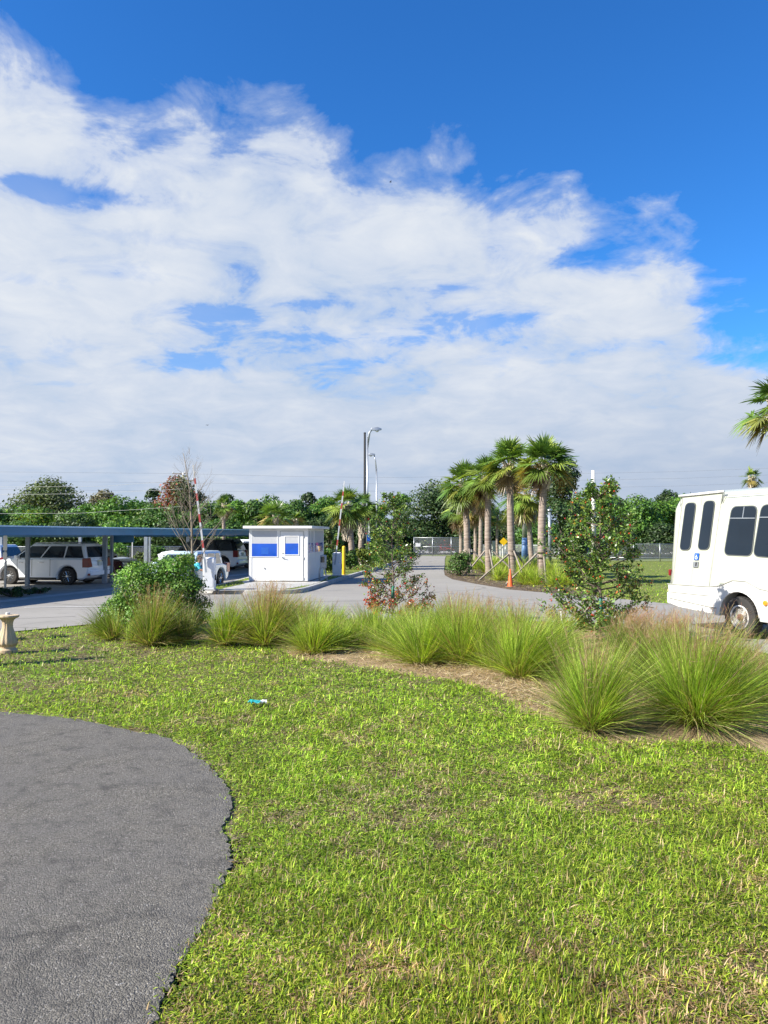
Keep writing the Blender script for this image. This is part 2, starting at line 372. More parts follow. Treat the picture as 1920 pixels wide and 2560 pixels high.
def path_mat():
    m, nt, out = nodes_of('path_asphalt'); b = nd(nt, 'ShaderNodeBsdfPrincipled'); b.inputs['Specular IOR Level'].default_value = .45
    tc = nd(nt, 'ShaderNodeTexCoord').outputs['Object']
    v = nd(nt, 'ShaderNodeTexVoronoi'); v.inputs['Scale'].default_value = 125; v.inputs['Randomness'].default_value = 1; nt.links.new(tc, v.inputs['Vector'])
    st_ = nd(nt, 'ShaderNodeSeparateColor'); nt.links.new(v.outputs['Color'], st_.inputs[0])
    c = mixc(nt, ramp(nt, st_.outputs[0], [(0.0, 0.0), (1.0, 1.0)]), (.067, .061, .051), (.272, .248, .203))
    c = mixc(nt, ramp(nt, st_.outputs[1], [(.955, 0.0), (.975, .9)]), c, (.50, .47, .43))
    c = mixc(nt, ramp(nt, noise(nt, tc, 1.3, 7, .65), [(.3, .0), (.62, .6)]), c, (.165, .155, .142))
    c = mixc(nt, ramp(nt, noise(nt, tc, 4.5, 9, .75, .4), [(.50, .0), (.70, .8)]), c, (.050, .046, .042))
    c = mixc(nt, ramp(nt, noise(nt, tc, 45, 5, .7), [(.5, .0), (.7, .7)]), c, (.035, .034, .033))
    c = mixc(nt, ramp(nt, noise(nt, tc, 2.2, 6, .7), [(.62, .0), (.8, .35)]), c, (.20, .165, .15))
    vc = nd(nt, 'ShaderNodeTexVoronoi'); vc.feature = 'DISTANCE_TO_EDGE'; vc.inputs['Scale'].default_value = .55
    dn = nd(nt, 'ShaderNodeTexNoise'); dn.inputs['Scale'].default_value = 2.2; dn.inputs['Detail'].default_value = 8; nt.links.new(tc, dn.inputs[0])
    va = nd(nt, 'ShaderNodeVectorMath', operation='ADD'); nt.links.new(tc, va.inputs[0]); vs_ = nd(nt, 'ShaderNodeVectorMath', operation='SCALE'); vs_.inputs['Scale'].default_value = .5; nt.links.new(dn.outputs['Color'], vs_.inputs[0]); nt.links.new(vs_.outputs[0], va.inputs[1]); nt.links.new(va.outputs[0], vc.inputs['Vector'])
    ck = math_(nt, 'MULTIPLY', ramp(nt, vc.outputs['Distance'], [(0.0, .5), (.006, .32), (.03, 0.0)]), ramp(nt, noise(nt, tc, .9, 4), [(.48, 0.0), (.6, 1.0)]))
    c = mixc(nt, ck, c, (.05, .047, .043))
    nt.links.new(c, b.inputs['Base Color']); b.inputs['Roughness'].default_value = .8
    h = math_(nt, 'ADD', math_(nt, 'MULTIPLY', v.outputs['Distance'], -1.0), math_(nt, 'MULTIPLY', noise(nt, tc, 70, 8, .75), 1.1))
    bn = nd(nt, 'ShaderNodeBump'); bn.inputs['Strength'].default_value = 1.0; bn.inputs['Distance'].default_value = .012
    nt.links.new(h, bn.inputs['Height'])
    b2 = nd(nt, 'ShaderNodeBump'); b2.inputs['Strength'].default_value = .6; b2.inputs['Distance'].default_value = .05
    nt.links.new(noise(nt, tc, 5, 4, .6), b2.inputs['Height']); nt.links.new(b2.outputs[0], bn.inputs['Normal'])
    nt.links.new(bn.outputs[0], b.inputs['Normal']); nt.links.new(b.outputs[0], out.inputs[0]); return m
M_verge = ground_mat('verge_soil', [(.22, .165, .11), (.34, .27, .19), (.10, .075, .05), (.42, .36, .27)], (2, 9, 35), 1.0, 50)
M_road = road_mat(); M_path = path_mat()
M_white = paint('road_paint', (.62, .61, .58), .8, var=.15, dirt=(.3, .29, .27), dirt_amt=.6)

g = MB(); g.add([(-900, -40, -.03), (900, -40, -.03), (900, 1600, -.03), (-900, 1600, -.03)], [(0, 1, 2, 3)])
tag(g.build('ground', M_turf), kind='structure')
M_soil = ground_mat('lawn_soil', [(.105, .095, .038), (.17, .14, .07), (.27, .21, .12), (.05, .042, .024)], (1.6, 7, 26), 1.0, 55)
tag(sheet('lawn_soil', [(-22, -3), (22, -3), (20, 16.5), (6, 17), (-20, 17)], -.026, M_soil), kind='structure')
tag(sheet('road', road_poly, 0.0, M_road), kind='structure')
tag(sheet('path', path_poly, .0, M_path, thick=.06), kind='structure')
vnv = VN(44); pe = np.array(path_edge); tv = norm(np.gradient(pe, axis=0)); nv = np.stack([tv[:, 1], -tv[:, 0]], -1)
if polydist(np.array([pe[20, 0]+nv[20, 0]*.3]), np.array([pe[20, 1]+nv[20, 1]*.3]), path_poly)[0] and inpoly(np.array([pe[20, 0]+nv[20, 0]*.3]), np.array([pe[20, 1]+nv[20, 1]*.3]), path_poly)[0]: nv = -nv
wv_ = .03+.26*np.clip(vnv(pe[:, 0], pe[:, 1], 2.2)*1.6-.4, 0, 1)
outv = pe+nv*wv_[:, None]; inv_ = pe-nv*.1; nn_ = len(pe)
tag(link('path_verge', mesh_np('path_verge', np.concatenate([np.c_[outv, np.full(nn_, -.022)], np.c_[inv_, np.full(nn_, -.022)]]), [(i, i+1, nn_+i+1, nn_+i) for i in range(nn_-1)], None, M_verge)), kind='structure')
# dirt bed with a gently lumpy surface, kept inside its outline
def bump_sheet(name, poly, z, mat, amp, step, seed):
    xs = [p[0] for p in poly]; ys = [p[1] for p in poly]
    gx = np.arange(min(xs)-step, max(xs)+step, step); gy = np.arange(min(ys)-step, max(ys)+step, step)
    XX, YY = np.meshgrid(gx, gy); vn = VN(seed)
    ins = inpoly(XX, YY, poly); d = polydist(XX, YY, poly); d = np.where(ins, d, -d)
    h = z+amp*(vn(XX, YY, 1.2)+.6*vn(XX, YY, 3.5)+.35*vn(XX, YY, 9)-.6)*np.clip(d/.3, 0, 1)-.02*np.clip(-d/.1, 0, 2)
    keep = d > -.14; ny, nx = XX.shape; idx = np.arange(ny*nx).reshape(ny, nx)
    q = np.stack([idx[:-1, :-1], idx[:-1, 1:], idx[1:, 1:], idx[1:, :-1]], -1)
    k = keep[:-1, :-1] & keep[:-1, 1:] & keep[1:, 1:] & keep[1:, :-1]
    V = np.stack([XX, YY, h], -1).reshape(-1, 3)
    return link(name, mesh_np(name, V, q[k], None, mat, True))
tag(bump_sheet('planting_bed', bed_poly, -.012, M_dirt, .05, .08, 11), kind='structure')
pb = [palm_edge[i] for i in range(3, 11)]
palm_bed = pb+[(7.6, 29), (6.8, 34), (6.2, 40), (6.0, 47)]
tag(bump_sheet('mulch_bed', palm_bed, -.01, M_mulch, .06, .15, 12), kind='structure')
# island: kerb ring and turf top, pavement round the booth
def inset(poly, d):
    out = []; n = len(poly)
    for i in range(n):
        a = np.array(poly[i-1]); b = np.array(poly[i]); c = np.array(poly[(i+1) % n])
        t = norm(norm(b-a)+norm(c-b)); nrm = np.array([-t[1], t[0]]); out.append(tuple(b+nrm*d))
    return out
area = sum(island_poly[i-1][0]*island_poly[i][1]-island_poly[i][0]*island_poly[i-1][1] for i in range(len(island_poly)))
if area < 0: island_poly = island_poly[::-1]
inn = inset(island_poly, .17); n = len(inn)
k = MB(); o2 = inset(island_poly, .02)
vs = [(x, y, -.02) for x, y in island_poly]+[(x, y, .135) for x, y in island_poly]+[(x, y, .15) for x, y in o2]+[(x, y, .15) for x, y in inn]+[(x, y, .05) for x, y in inn]
k.add(vs, [(r*n+i, r*n+(i+1) % n, (r+1)*n+(i+1) % n, (r+1)*n+i) for r in range(4) for i in range(n)])
tag(k.build('kerb', M_conc), kind='structure')
tag(sheet('traffic_island', inn, .135, M_turf), kind='structure')
walk = [g2(*p, .15) for p in [(548, 1476), (700, 1474), (775, 1462), (800, 1455)]]+[(-2.6, 38), (-5.4, 38)]+[g2(*p, .15) for p in [(604, 1453), (612, 1459), (560, 1470)]]
tag(sheet('pavement', walk, .145, M_conc), kind='structure')
# light gutter strip along the parking bays, bay lines
def band(a, b, w, z, mat, name, kind='structure'):
    a = np.array(a, float); b = np.array(b, float); t = norm(b-a); nn = np.array([-t[1], t[0]])*w/2
    return tag(sheet(name, [tuple(a-nn), tuple(b-nn), tuple(b+nn), tuple(a+nn)], z, mat), kind=kind)
band((-13.6, 19), (-5.4, 49), .55, .008, M_conc, 'gutter')
ca, sa_ = math.cos(R(8)), math.sin(R(8))
for k_, yy in enumerate([26.9, 29.6, 32.3, 35.1, 37.9, 40.7, 43.5]):
    xe = -19.5+.268*yy+8.2-.6-.3; 
    xe = -11.6+.268*(yy-26.9)
    band((xe, yy), (xe-5.0, yy+.7), .10, .012, M_white, 'bay_line')
# small stop line on the lane, sealed joint
band((-10.4, 22.3), (-8.3, 22.6), .12, .012, M_white, 'lane_line')
M_tar = paint('tar_seam', (.075, .072, .068), .7, var=.3, vs=3)
for (p0, p1, w_) in (((640, 1507), (985, 1501), .035), ((985, 1501), (1185, 1506), .03), ((1230, 1528), (1345, 1531), .06), ((1290, 1522), (1340, 1523), .11), ((560, 1533), (760, 1530), .03), ((20, 1548), (190, 1541), .03)):
    band(g2(*p0), g2(*p1), w_, .004, M_tar, 'tar_seam')
# far road beyond the fence
tag(sheet('far_road', [(-400, 84), (400, 88), (400, 112), (-400, 108)], -.02, M_far), kind='structure')

# ------------------------------------------------------------------ lawn blades (one mesh)
M_blade = leafmat('lawn_blade', .5, .35, .2, 2.0)
def lawn():
    rg = np.random.default_rng(3); N0 = 1250000
    u = rg.random(N0); lo, hi = 1/60., 1/2.5
    inv = lo+(hi-lo)*u**1.0; Yd = 1/inv
    az = rg.uniform(R(-36), R(36), N0); x = Yd*np.tan(az); y = Yd
    isl = inpoly(x, y, inn) & ~inpoly(x, y, walk)
    ok = (isl | ~(inpoly(x, y, road_poly)))
    inpb = inpoly(x, y, palm_bed); ok &= ~(inpb & (polydist(x, y, palm_edge, False) < .5+1.2*rg.random(N0)))
    inpath = inpoly(x, y, path_poly); dp = polydist(x, y, path_edge, False)
    vn = VN(21); vn2 = VN(22)
    fringe = np.clip(1-dp/(.04+.10*vn(x, y, 2.3)**2), 0, 1)
    ok &= ~inpath | (rg.random(N0) < fringe*.55)
    inb = inpoly(x, y, bed_poly); db = polydist(x, y, bed_poly)
    ok &= ~inb | (rg.random(N0) < np.clip(.55*(1-db/.22), .012, 1))
    ok &= ~((y > 83) & (y < 112))
    # bare, thin patches
    pat = vn(x, y, .9)*.30+vn2(x, y, 2.6)*.36+vn(x+9, y, 8)*.38
    near = np.clip((8-y)/5, 0, 1)
    th = .715-.10*near
    bare = np.clip((pat-th)/.10, 0, 1)
    edgeb = np.clip(1-dp/.28, 0, 1)*np.clip(vn2(x, y, 2.2)*1.5-.2, 0, 1)
    ok &= rg.random(N0) > np.clip(bare*.8+edgeb*.9, 0, .93)
    x, y, pat, bare, isl = x[ok], y[ok], pat[ok], bare[ok], isl[ok]; inpb = inpb[ok]; N = len(x)
    K = 3; sc = np.clip(y/7.0, .8, 3.2)
    tall = .6+.8*vn(x, y, 1.7)
    L = rg.uniform(.03, .075, N)*tall*(1+.22*(sc-.8)); w_ = rg.uniform(.0020, .0045, N)*sc
    long_ = rg.random(N) < .03*(y < 6); L[long_] *= 1.7
    phi = rg.uniform(0, 2*np.pi, N); lean = np.where(rg.random(N) < .84, rg.uniform(.9, 1.57, N), rg.uniform(.2, .9, N))
    d = np.stack([np.cos(phi)*np.sin(lean), np.sin(phi)*np.sin(lean), np.cos(lean)], -1)
    side = np.stack([-np.sin(phi), np.cos(phi), rg.uniform(-.35, .35, N)], -1); side = norm(side)
    z0 = np.where(isl, .135, np.where(inpb, .025, -.03))+rg.uniform(0, .03, N)
    base = np.stack([x, y, z0], -1)
    P = np.zeros((N, K, 3))
    for k in range(K):
        t = k/(K-1); P[:, k] = base+d*(L*t)[:, None]; P[:, k, 2] -= (L*.38*t*t*np.sin(lean))
    P[:, :, 2] = np.maximum(P[:, :, 2], (z0)[:, None])
    wd = np.stack([w_, w_*.9, w_*.12], 1)
    V, Fq = strips(P, side, wd)
    pal = np.array([(.225, .375, .026), (.30, .455, .042), (.155, .29, .020), (.41, .52, .07), (.36, .42, .07), (.055, .115, .018)])
    c = pal[rg.choice(6, N, p=[.24, .24, .18, .13, .07, .14])]
    dry = rg.random(N) < (.065+.12*near[ok]+.5*np.clip((pat-.52)/.15, 0, 1)*.8)
    dcol = np.array([(.36, .30, .15), (.26, .20, .09), (.46, .39, .23)])[rg.integers(0, 3, N)]
    c = np.where(dry[:, None], dcol, c)
    yel = vn2(x, y, .35)[:, None]
    c = c*(1+np.array([.28, .08, 0])*(yel-.3))*(1+near[ok][:, None]*np.array([.08, -.02, .10]))*(1+.22*(1-near[ok][:, None]))*rg.choice([.4, .8, 1.05, 1.35], N, p=[.25, .23, .30, .22])[:, None]*(.82+.4*vn(x, y, 4.0))[:, None]
    cols = np.repeat(c, K*2, axis=0)
    me = mesh_np('lawn_grass', V, Fq, cols, M_blade)
    tag(link('lawn_grass', me), kind='stuff', cat='grass', label='short bright green turf grass with dry tan patches')
    return N
print('lawn blades', lawn())

def litter_straw():
    rg = np.random.default_rng(8); N0 = 90000; Yd = 1/(1/45.+(1/9.-1/45.)*rg.random(N0)); x = Yd*np.tan(rg.uniform(R(-34), R(34), N0)); y = Yd
    vn = VN(31); inb = inpoly(x, y, bed_poly); inm = inpoly(x, y, palm_bed); ok = (inb | inm) & (rg.random(N0) < .25+.9*vn(x, y, 1.6)); x, y, inm = x[ok], y[ok], inm[ok]; N = len(x)
    phi = rg.uniform(0, 6.283, N); el_ = rg.uniform(-.1, .5, N); L = rg.uniform(.04, .16, N)*np.clip(y/12, 1, 2.2); d = np.stack([np.cos(phi)*np.cos(el_), np.sin(phi)*np.cos(el_), np.sin(el_)], -1)
    b0 = np.stack([x, y, rg.uniform(.0, .05, N)], -1); P = np.stack([b0, b0+d*L[:, None]*.5+np.array([0, 0, .01]), b0+d*L[:, None]], 1)
    side = norm(np.stack([-np.sin(phi), np.cos(phi), rg.uniform(-1, 1, N)], -1)); w_ = rg.uniform(.002, .005, N)*np.clip(y/12, 1, 2.5)
    V, Fq = strips(P, side, np.stack([w_, w_, w_*.4], 1)); c = np.array([(.52, .41, .24), (.40, .29, .16), (.62, .52, .33), (.24, .17, .10)])[rg.integers(0, 4, N)]; c[inm] *= .55
    tag(link('straw_litter', mesh_np('straw_litter', V, Fq, np.repeat(c, 6, 0), M_blade)), 'dry tan grass clippings scattered over the sandy planting bed', 'plant litter', kind='stuff')
litter_straw()
# ------------------------------------------------------------------ vegetation
M_leaf = leafmat('leaf', .5, .28, .35, 1.5)
M_leafg = leafmat('glossy_leaf', .32, .22, .5, 3.0)
M_palm = leafmat('palm_frond', .38, .25, .5, 2.0)
M_muhly = leafmat('grass_blade', .5, .4, .3, 3.0)
M_plume = leafmat('grass_plume', .8, .5, .1, 3.0)
M_bark = paint('bark', (.16, .125, .095), .9, var=.35, vs=8, bump=.8, bs=25)
M_palmtrunk = None
def palmtrunk_mat():
    m, nt, out = nodes_of('palm_trunk'); b = nd(nt, 'ShaderNodeBsdfPrincipled'); b.inputs['Specular IOR Level'].default_value = .2
    tc = nd(nt, 'ShaderNodeTexCoord').outputs['Object']
    mp = nd(nt, 'ShaderNodeMapping'); mp.inputs['Scale'].default_value = (1.2, 1.2, 9); nt.links.new(tc, mp.inputs[0])
    n1 = noise(nt, mp.outputs[0], 2.0, 6, .7)
    c = mixc(nt, ramp(nt, n1, [(.35, 0.0), (.62, 1.0)]), (.19, .14, .11), (.42, .335, .275))
    c = mixc(nt, ramp(nt, noise(nt, tc, 1.6, 4), [(.4, .0), (.7, .5)]), c, (.20, .19, .17))
    nt.links.new(c, b.inputs['Base Color']); b.inputs['Roughness'].default_value = .9
    bn = nd(nt, 'ShaderNodeBump'); bn.inputs['Strength'].default_value = .9; bn.inputs['Distance'].default_value = .03
    nt.links.new(n1, bn.inputs['Height']); nt.links.new(bn.outputs[0], b.inputs['Normal']); nt.links.new(b.outputs[0], out.inputs[0]); return m
M_palmtrunk = palmtrunk_mat()
M_boot = paint('palm_boot', (.55, .47, .37), .85, var=.5, vs=7, bump=.5, bs=30)
M_berry = paint('red_berry', (.55, .045, .015), .3, var=.5, vs=20)
M_stake = paint('weathered_wood', (.27, .23, .19), .9, var=.3, vs=5, bump=.5, bs=40)
M_greenpaint = paint('green_strap', (.02, .14, .09), .6, var=.2)

def leafquads(pos, nrm, L, Wd, rg):
    """rhombic leaf quads at pos, normal nrm"""
    N = len(pos); r = norm(rg.normal(size=(N, 3))); t = norm(np.cross(nrm, r)); s = np.cross(nrm, t)
    L = L[:, None]; Wd = Wd[:, None]
    a = pos-t*L*.5; c = pos+t*L*.5; b = pos+s*Wd*.5+t*L*.05-nrm*L*.08; d = pos-s*Wd*.5+t*L*.05-nrm*L*.08
    V = np.stack([a, b, c, d], 1).reshape(-1, 3); Fq = np.arange(4*N).reshape(N, 4)
    return V, Fq
PAL = {
 'bright': [(0.077, 0.186, 0.026), (0.120, 0.261, 0.039), (0.186, 0.336, 0.048), (0.048, 0.109, 0.022)],
 'mid': [(0.061, 0.141, 0.028), (0.098, 0.197, 0.039), (0.141, 0.251, 0.048), (0.039, 0.087, 0.021)],
 'dark': [(0.034, 0.071, 0.022), (0.054, 0.101, 0.030), (0.076, 0.126, 0.037), (0.022, 0.044, 0.015)],
 'olive': [(0.073, 0.109, 0.031), (0.109, 0.155, 0.046), (0.155, 0.200, 0.058), (0.044, 0.065, 0.022)],
 'yellow': [(0.140, 0.203, 0.025), (0.218, 0.281, 0.031), (0.094, 0.149, 0.022), (0.265, 0.296, 0.047)],
 'dull': [(0.108, 0.108, 0.057), (0.152, 0.145, 0.076), (0.076, 0.083, 0.037), (0.189, 0.164, 0.101)],
 'rust': [(0.235, 0.055, 0.028), (0.318, 0.090, 0.041), (0.152, 0.048, 0.028), (0.083, 0.083, 0.028)],
 'vine': [(.10, .22, .03), (.16, .30, .045), (.25, .41, .07), (.045, .11, .018)],
}
def lobes_crown(c, rad, nl, rg, flat=.8):
    """lobe centres and radii filling an ellipsoid"""
    out = []
    for i in range(nl):
        d = rg.normal(size=3); d /= np.linalg.norm(d); r = rg.uniform(.25, .85)
        p = np.array(c)+d*np.array(rad)*r; q = rg.uniform(.28, .5)
        out.append((p, np.array([q, q, q*flat])*np.array(rad).mean()))
    return out
def crown(name, lobes, n, size, pal, rg, parent=None, mat=None, mix=None, zmin=0.0, asp=.55):
    lobes = list(lobes); vol = np.array([l[1].prod()**(2/3) for l in lobes]); ids = rg.choice(len(lobes), n, p=vol/vol.sum())
    Cc = np.array([l[0] for l in lobes])[ids]; Rr = np.array([l[1] for l in lobes])[ids]
    d = norm(rg.normal(size=(n, 3))); d[:, 2] = np.where(rg.random(n) < .6, np.abs(d[:, 2]), d[:, 2])
    r = 1-.45*rg.random(n)**1.6+.10*rg.normal(size=n)
    pos = Cc+d*Rr*r[:, None]
    k = pos[:, 2] > zmin; pos, d, ids = pos[k], d[k], ids[k]; n = len(pos)
    nr = norm(d*1.0+rg.normal(size=(n, 3))*.55+np.array([0, 0, .35]))
    L = size*rg.uniform(.6, 1.35, n); V, Fq = leafquads(pos, nr, L, L*asp, rg)
    P = np.array(PAL[pal]); lo = rg.uniform(.75, 1.25, len(lobes)); hue = rg.uniform(-.12, .12, len(lobes))
    c = P[rg.choice(4, n, p=[.3, .3, .2, .2])]*lo[ids][:, None]*rg.uniform(.8, 1.2, n)[:, None]
    c[:, 0] *= 1+hue[ids]
    if mix:
        p2, fn = mix; m = fn(pos, ids, rg); c = np.where(m[:, None], np.array(PAL[p2])[rg.integers(0, 4, n)]*rg.uniform(.8, 1.2, n)[:, None], c)
    me = mesh_np(name, V, Fq, np.repeat(c, 4, 0), mat or M_leaf)
    return link(name, me, parent)

def bg_tree(label, cx, ty, hw, Yd, pal, seed, by=None, group='trees and bushes behind the fences', size=None, n=None, mix=None, name='broadleaf_tree', cat='tree', nl=None, trunk=True):
    rg = np.random.default_rng(seed); top = at(cx, ty, Yd); X0, z1 = float(top[0]), float(top[2])
    rx = hw/F*Yd; z0 = .2 if by is None else float(at(cx, by, Yd)[2])
    t = thing(name, label, cat, (X0, Yd, 0), 0, group)
    h = z1-z0; ry = min(rx*.8, 3.5); nl = nl or int(16+rx*3)
    lb = []
    for i in range(nl):
        q = rg.uniform(.26, .44)*min(h, rx*1.5)*.9
        a = rg.uniform(0, 2*np.pi); rr = math.sqrt(rg.random()); zf = rg.random()**1.15
        wz = math.sqrt(max(0, 1-(max(0, zf-.35)/.68)**2))
        lb.append((np.array([math.cos(a)*rr*(rx-q*.6)*wz, math.sin(a)*rr*ry*wz, z0+q*.6+(h-q*1.5)*zf]), np.array([q*1.15, q*1.1, q*.85])))
    lb.append((np.array([rg.uniform(-.2, .2)*rx, 0, z1-.26*min(h, rx)]), np.array([.3, .3, .24])*min(h, rx*1.3)))
    size = size or .30*Yd/80; n = n or int(min(19000, 1800+(rx*h)*440/(size/.30)**2))
    crown('crown', lb, n, size, pal, rg, t, mix=mix, zmin=max(.05, z0-.3))
    if trunk:
        m = MB()
        for i in range(3):
            a = rg.uniform(0, 6.28); b = rg.uniform(.2, .5)*rx
            m.tube([(math.cos(a)*.15, math.sin(a)*.15, 0), (math.cos(a)*b*.4, math.sin(a)*b*.4, h*.3), (math.cos(a)*b, math.sin(a)*b*.6, z0+h*.7)], [.16+.01*h, .11, .03], 7)
        m.build('trunk', M_bark, t, True)
    return t
mixf = lambda frac: (lambda pos, ids, rg: rg.random(len(pos)) < frac)
BG = 'trees and bushes behind the fences'
for a in [
 # label, cx, top y, half width, depth, palette, seed, extra
 ('tall dark olive round tree rising above the hedge at far left', 120, 1192, 104, 92, 'olive', 1, {}),
 ('bright green bushy tree at the left end of the tree line', 20, 1262, 85, 80, 'bright', 2, {'mix': ('yellow', mixf(.12))}),
 ('bright bush outside the left end of the tree line', -110, 1250, 90, 80, 'bright', 3, {}),
 ('low mid green bush with yellowish top in front of the dark olive tree', 105, 1268, 60, 76, 'bright', 4, {'mix': ('yellow', mixf(.3))}),
 ('low leafy green bush above the carport roof behind the white parked suv', 180, 1272, 70, 75, 'mid', 5, {}),
 ('rounded bright green tree between the olive tree and the rust coloured tree', 285, 1240, 78, 78, 'bright', 6, {}),
 ('grey-green feathery treetop behind the rounded bright green tree', 262, 1225, 52, 98, 'dull', 7, {}),
 ('dark treetop just left of the rust coloured tree', 375, 1222, 40, 95, 'dark', 8, {}),
 ('green bush with drooping leaves left below the rust coloured tree', 378, 1258, 70, 77, 'mid', 9, {'mix': ('yellow', mixf(.06))}),
 ('dark green bush right below the rust coloured tree', 500, 1258, 66, 79, 'mid', 11, {}),
 ('dark ragged treetop right of the leaning white pole arm', 566, 1236, 46, 94, 'dark', 12, {}),
 ('dull brownish green bush above the carport end left of the guard booth', 606, 1256, 56, 82, 'olive', 13, {'mix': ('dull', mixf(.35))}),
 ('feathery bright green tree directly above the guard booth roof', 672, 1238, 60, 88, 'bright', 14, {'mix': ('dull', mixf(.1))}),
 ('dense dark green bush behind the right part of the booth roof', 726, 1252, 56, 78, 'mid', 15, {}),
 ('dark pointed treetop between booth roof and upright barrier arm', 770, 1232, 34, 92, 'dark', 16, {}),
 ('bright green tree behind the two small palms by the booth', 812, 1242, 55, 84, 'bright', 17, {}),
 ('broad dark green bush at the back of the two small palms', 862, 1262, 62, 76, 'dark', 18, {}),
 ('pale green bush just right of the black pole', 950, 1262, 44, 90, 'mid', 19, {}),
 ('small bright treetop between the grey lamp pole and the big dark tree', 1010, 1236, 40, 100, 'bright', 20, {}),
 ('big dark green round tree behind the fence left of the palm group', 1084, 1202, 88, 86, 'dark', 21, {'mix': ('olive', mixf(.15))}),
 ('dark green tree seen between the palm trunks', 1180, 1250, 75, 90, 'dark', 22, {}),
 ('thin grey-green bush seen between the two tallest palm trunks', 1300, 1250, 55, 84, 'olive', 23, {'mix': ('dull', mixf(.3))}),
 ('green bush right of the tall tapered pole', 1345, 1290, 52, 76, 'mid', 24, {}),
 ('tall dark tree behind the rightmost front palm', 1412, 1148, 66, 66, 'dark', 25, {'mix': ('olive', mixf(.15))}),
 ('green tree behind the upper part of the big berry tree', 1500, 1230, 75, 82, 'bright', 26, {}),
 ('bright green dense tree between berry tree and white bus', 1590, 1238, 80, 76, 'bright', 27, {}),
 ('dark treetop beside the rear of the white bus', 1668, 1226, 44, 100, 'dark', 28, {}),
 ('bright green tree hidden partly by the rear of the bus', 1700, 1238, 80, 80, 'bright', 29, {}),
 ('green tree behind the bus roof', 1830, 1245, 80, 82, 'mid', 30, {}),
 ('green tree behind the front of the bus', 1960, 1240, 80, 82, 'mid', 31, {}),
]:
    lab, cx, ty, hw, Yd, pal, seed, kw = a; bg_tree(lab, cx, ty, hw, Yd, pal, seed, **kw)
bg_tree('rust red and brown tree with partly dead crown left of the bare sapling', 448, 1190, 74, 84, 'rust', 10, mix=('olive', lambda pos, ids, rg: rg.random(len(pos)) < np.clip(.5+pos[:, 0]*.45, .15, .95)))
BGF = 'mid height hedge trees filling the tree belt'
for i, (cx, ty, hw, Yd, pal, lab) in enumerate([(-30, 1262, 60, 77, 'bright', 'hedge tree cut by the left picture edge'), (60, 1262, 52, 78, 'mid', 'hedge tree left in front of the dark olive tree'), (215, 1258, 50, 79, 'bright', 'hedge tree right in front of the dark olive tree'), (335, 1250, 52, 80, 'bright', 'hedge tree directly left of the rust coloured tree'), (440, 1262, 55, 76, 'mid', 'hedge tree in front of the rust coloured tree'), (530, 1254, 46, 80, 'mid', 'hedge tree right of the leaning barrier arm'), (590, 1250, 44, 80, 'bright', 'hedge tree right of the small dark hedge palm'), (640, 1250, 44, 79, 'mid', 'hedge tree over the left end of the booth roof'), (700, 1252, 44, 80, 'bright', 'hedge tree over the booth door'), (750, 1250, 44, 79, 'mid', 'hedge tree over the right end of the booth roof'), (800, 1252, 44, 80, 'bright', 'hedge tree left of the bushy small palm'), (925, 1262, 44, 82, 'mid', 'hedge tree behind the black pole'), (1345, 1262, 44, 80, 'mid', 'hedge tree behind the two tallest palms'), (1450, 1255, 50, 80, 'mid', 'hedge tree left behind the larger berry tree'), (1545, 1252, 44, 79, 'bright', 'hedge tree right behind the larger berry tree'), (1640, 1252, 44, 78, 'bright', 'hedge tree next to the rear corner of the bus')]):
    bg_tree(lab, cx, ty, hw, Yd, pal, 90+i, group=BGF, mix=('yellow', mixf(.05)), name='hedge_tree')
# understorey: dense shrubs closing the foot of the tree belt
for i, (cx, ty, hw, Yd, pal) in enumerate([(40, 1300, 90, 73, 'mid'), (170, 1298, 80, 73, 'dark'), (300, 1296, 70, 74, 'bright'), (430, 1294, 80, 74, 'dark'), (560, 1292, 75, 74, 'mid'), (690, 1306, 75, 74, 'dark'), (800, 1292, 60, 73, 'dark'), (900, 1304, 60, 74, 'dark'), (990, 1294, 50, 86, 'dark'), (1200, 1292, 60, 82, 'dark'), (1310, 1294, 60, 80, 'dark'), (1420, 1296, 60, 76, 'dark'), (1530, 1298, 70, 75, 'mid'), (1650, 1306, 60, 73, 'dark'), (1780, 1304, 70, 76, 'mid')]):
    lab = ['at far left under the bright tree', 'under the dark olive tree', 'under the rounded bright tree', 'under the rust coloured tree', 'left of the guard booth', 'behind the guard booth', 'behind the upright arm right of the booth', 'behind the small palms', 'at the left foot of the big dark tree', 'behind the thin palm trunks', 'behind the tapered pole', 'behind the rightmost front palm', 'behind the big berry tree', 'beside the rear of the bus', 'hidden behind the bus'][i]
    bg_tree('low shrub '+lab, cx, ty, hw, Yd, pal, 60+i, trunk=False, name='shrub', cat='shrub', group='low shrubs at the foot of the tree belt')

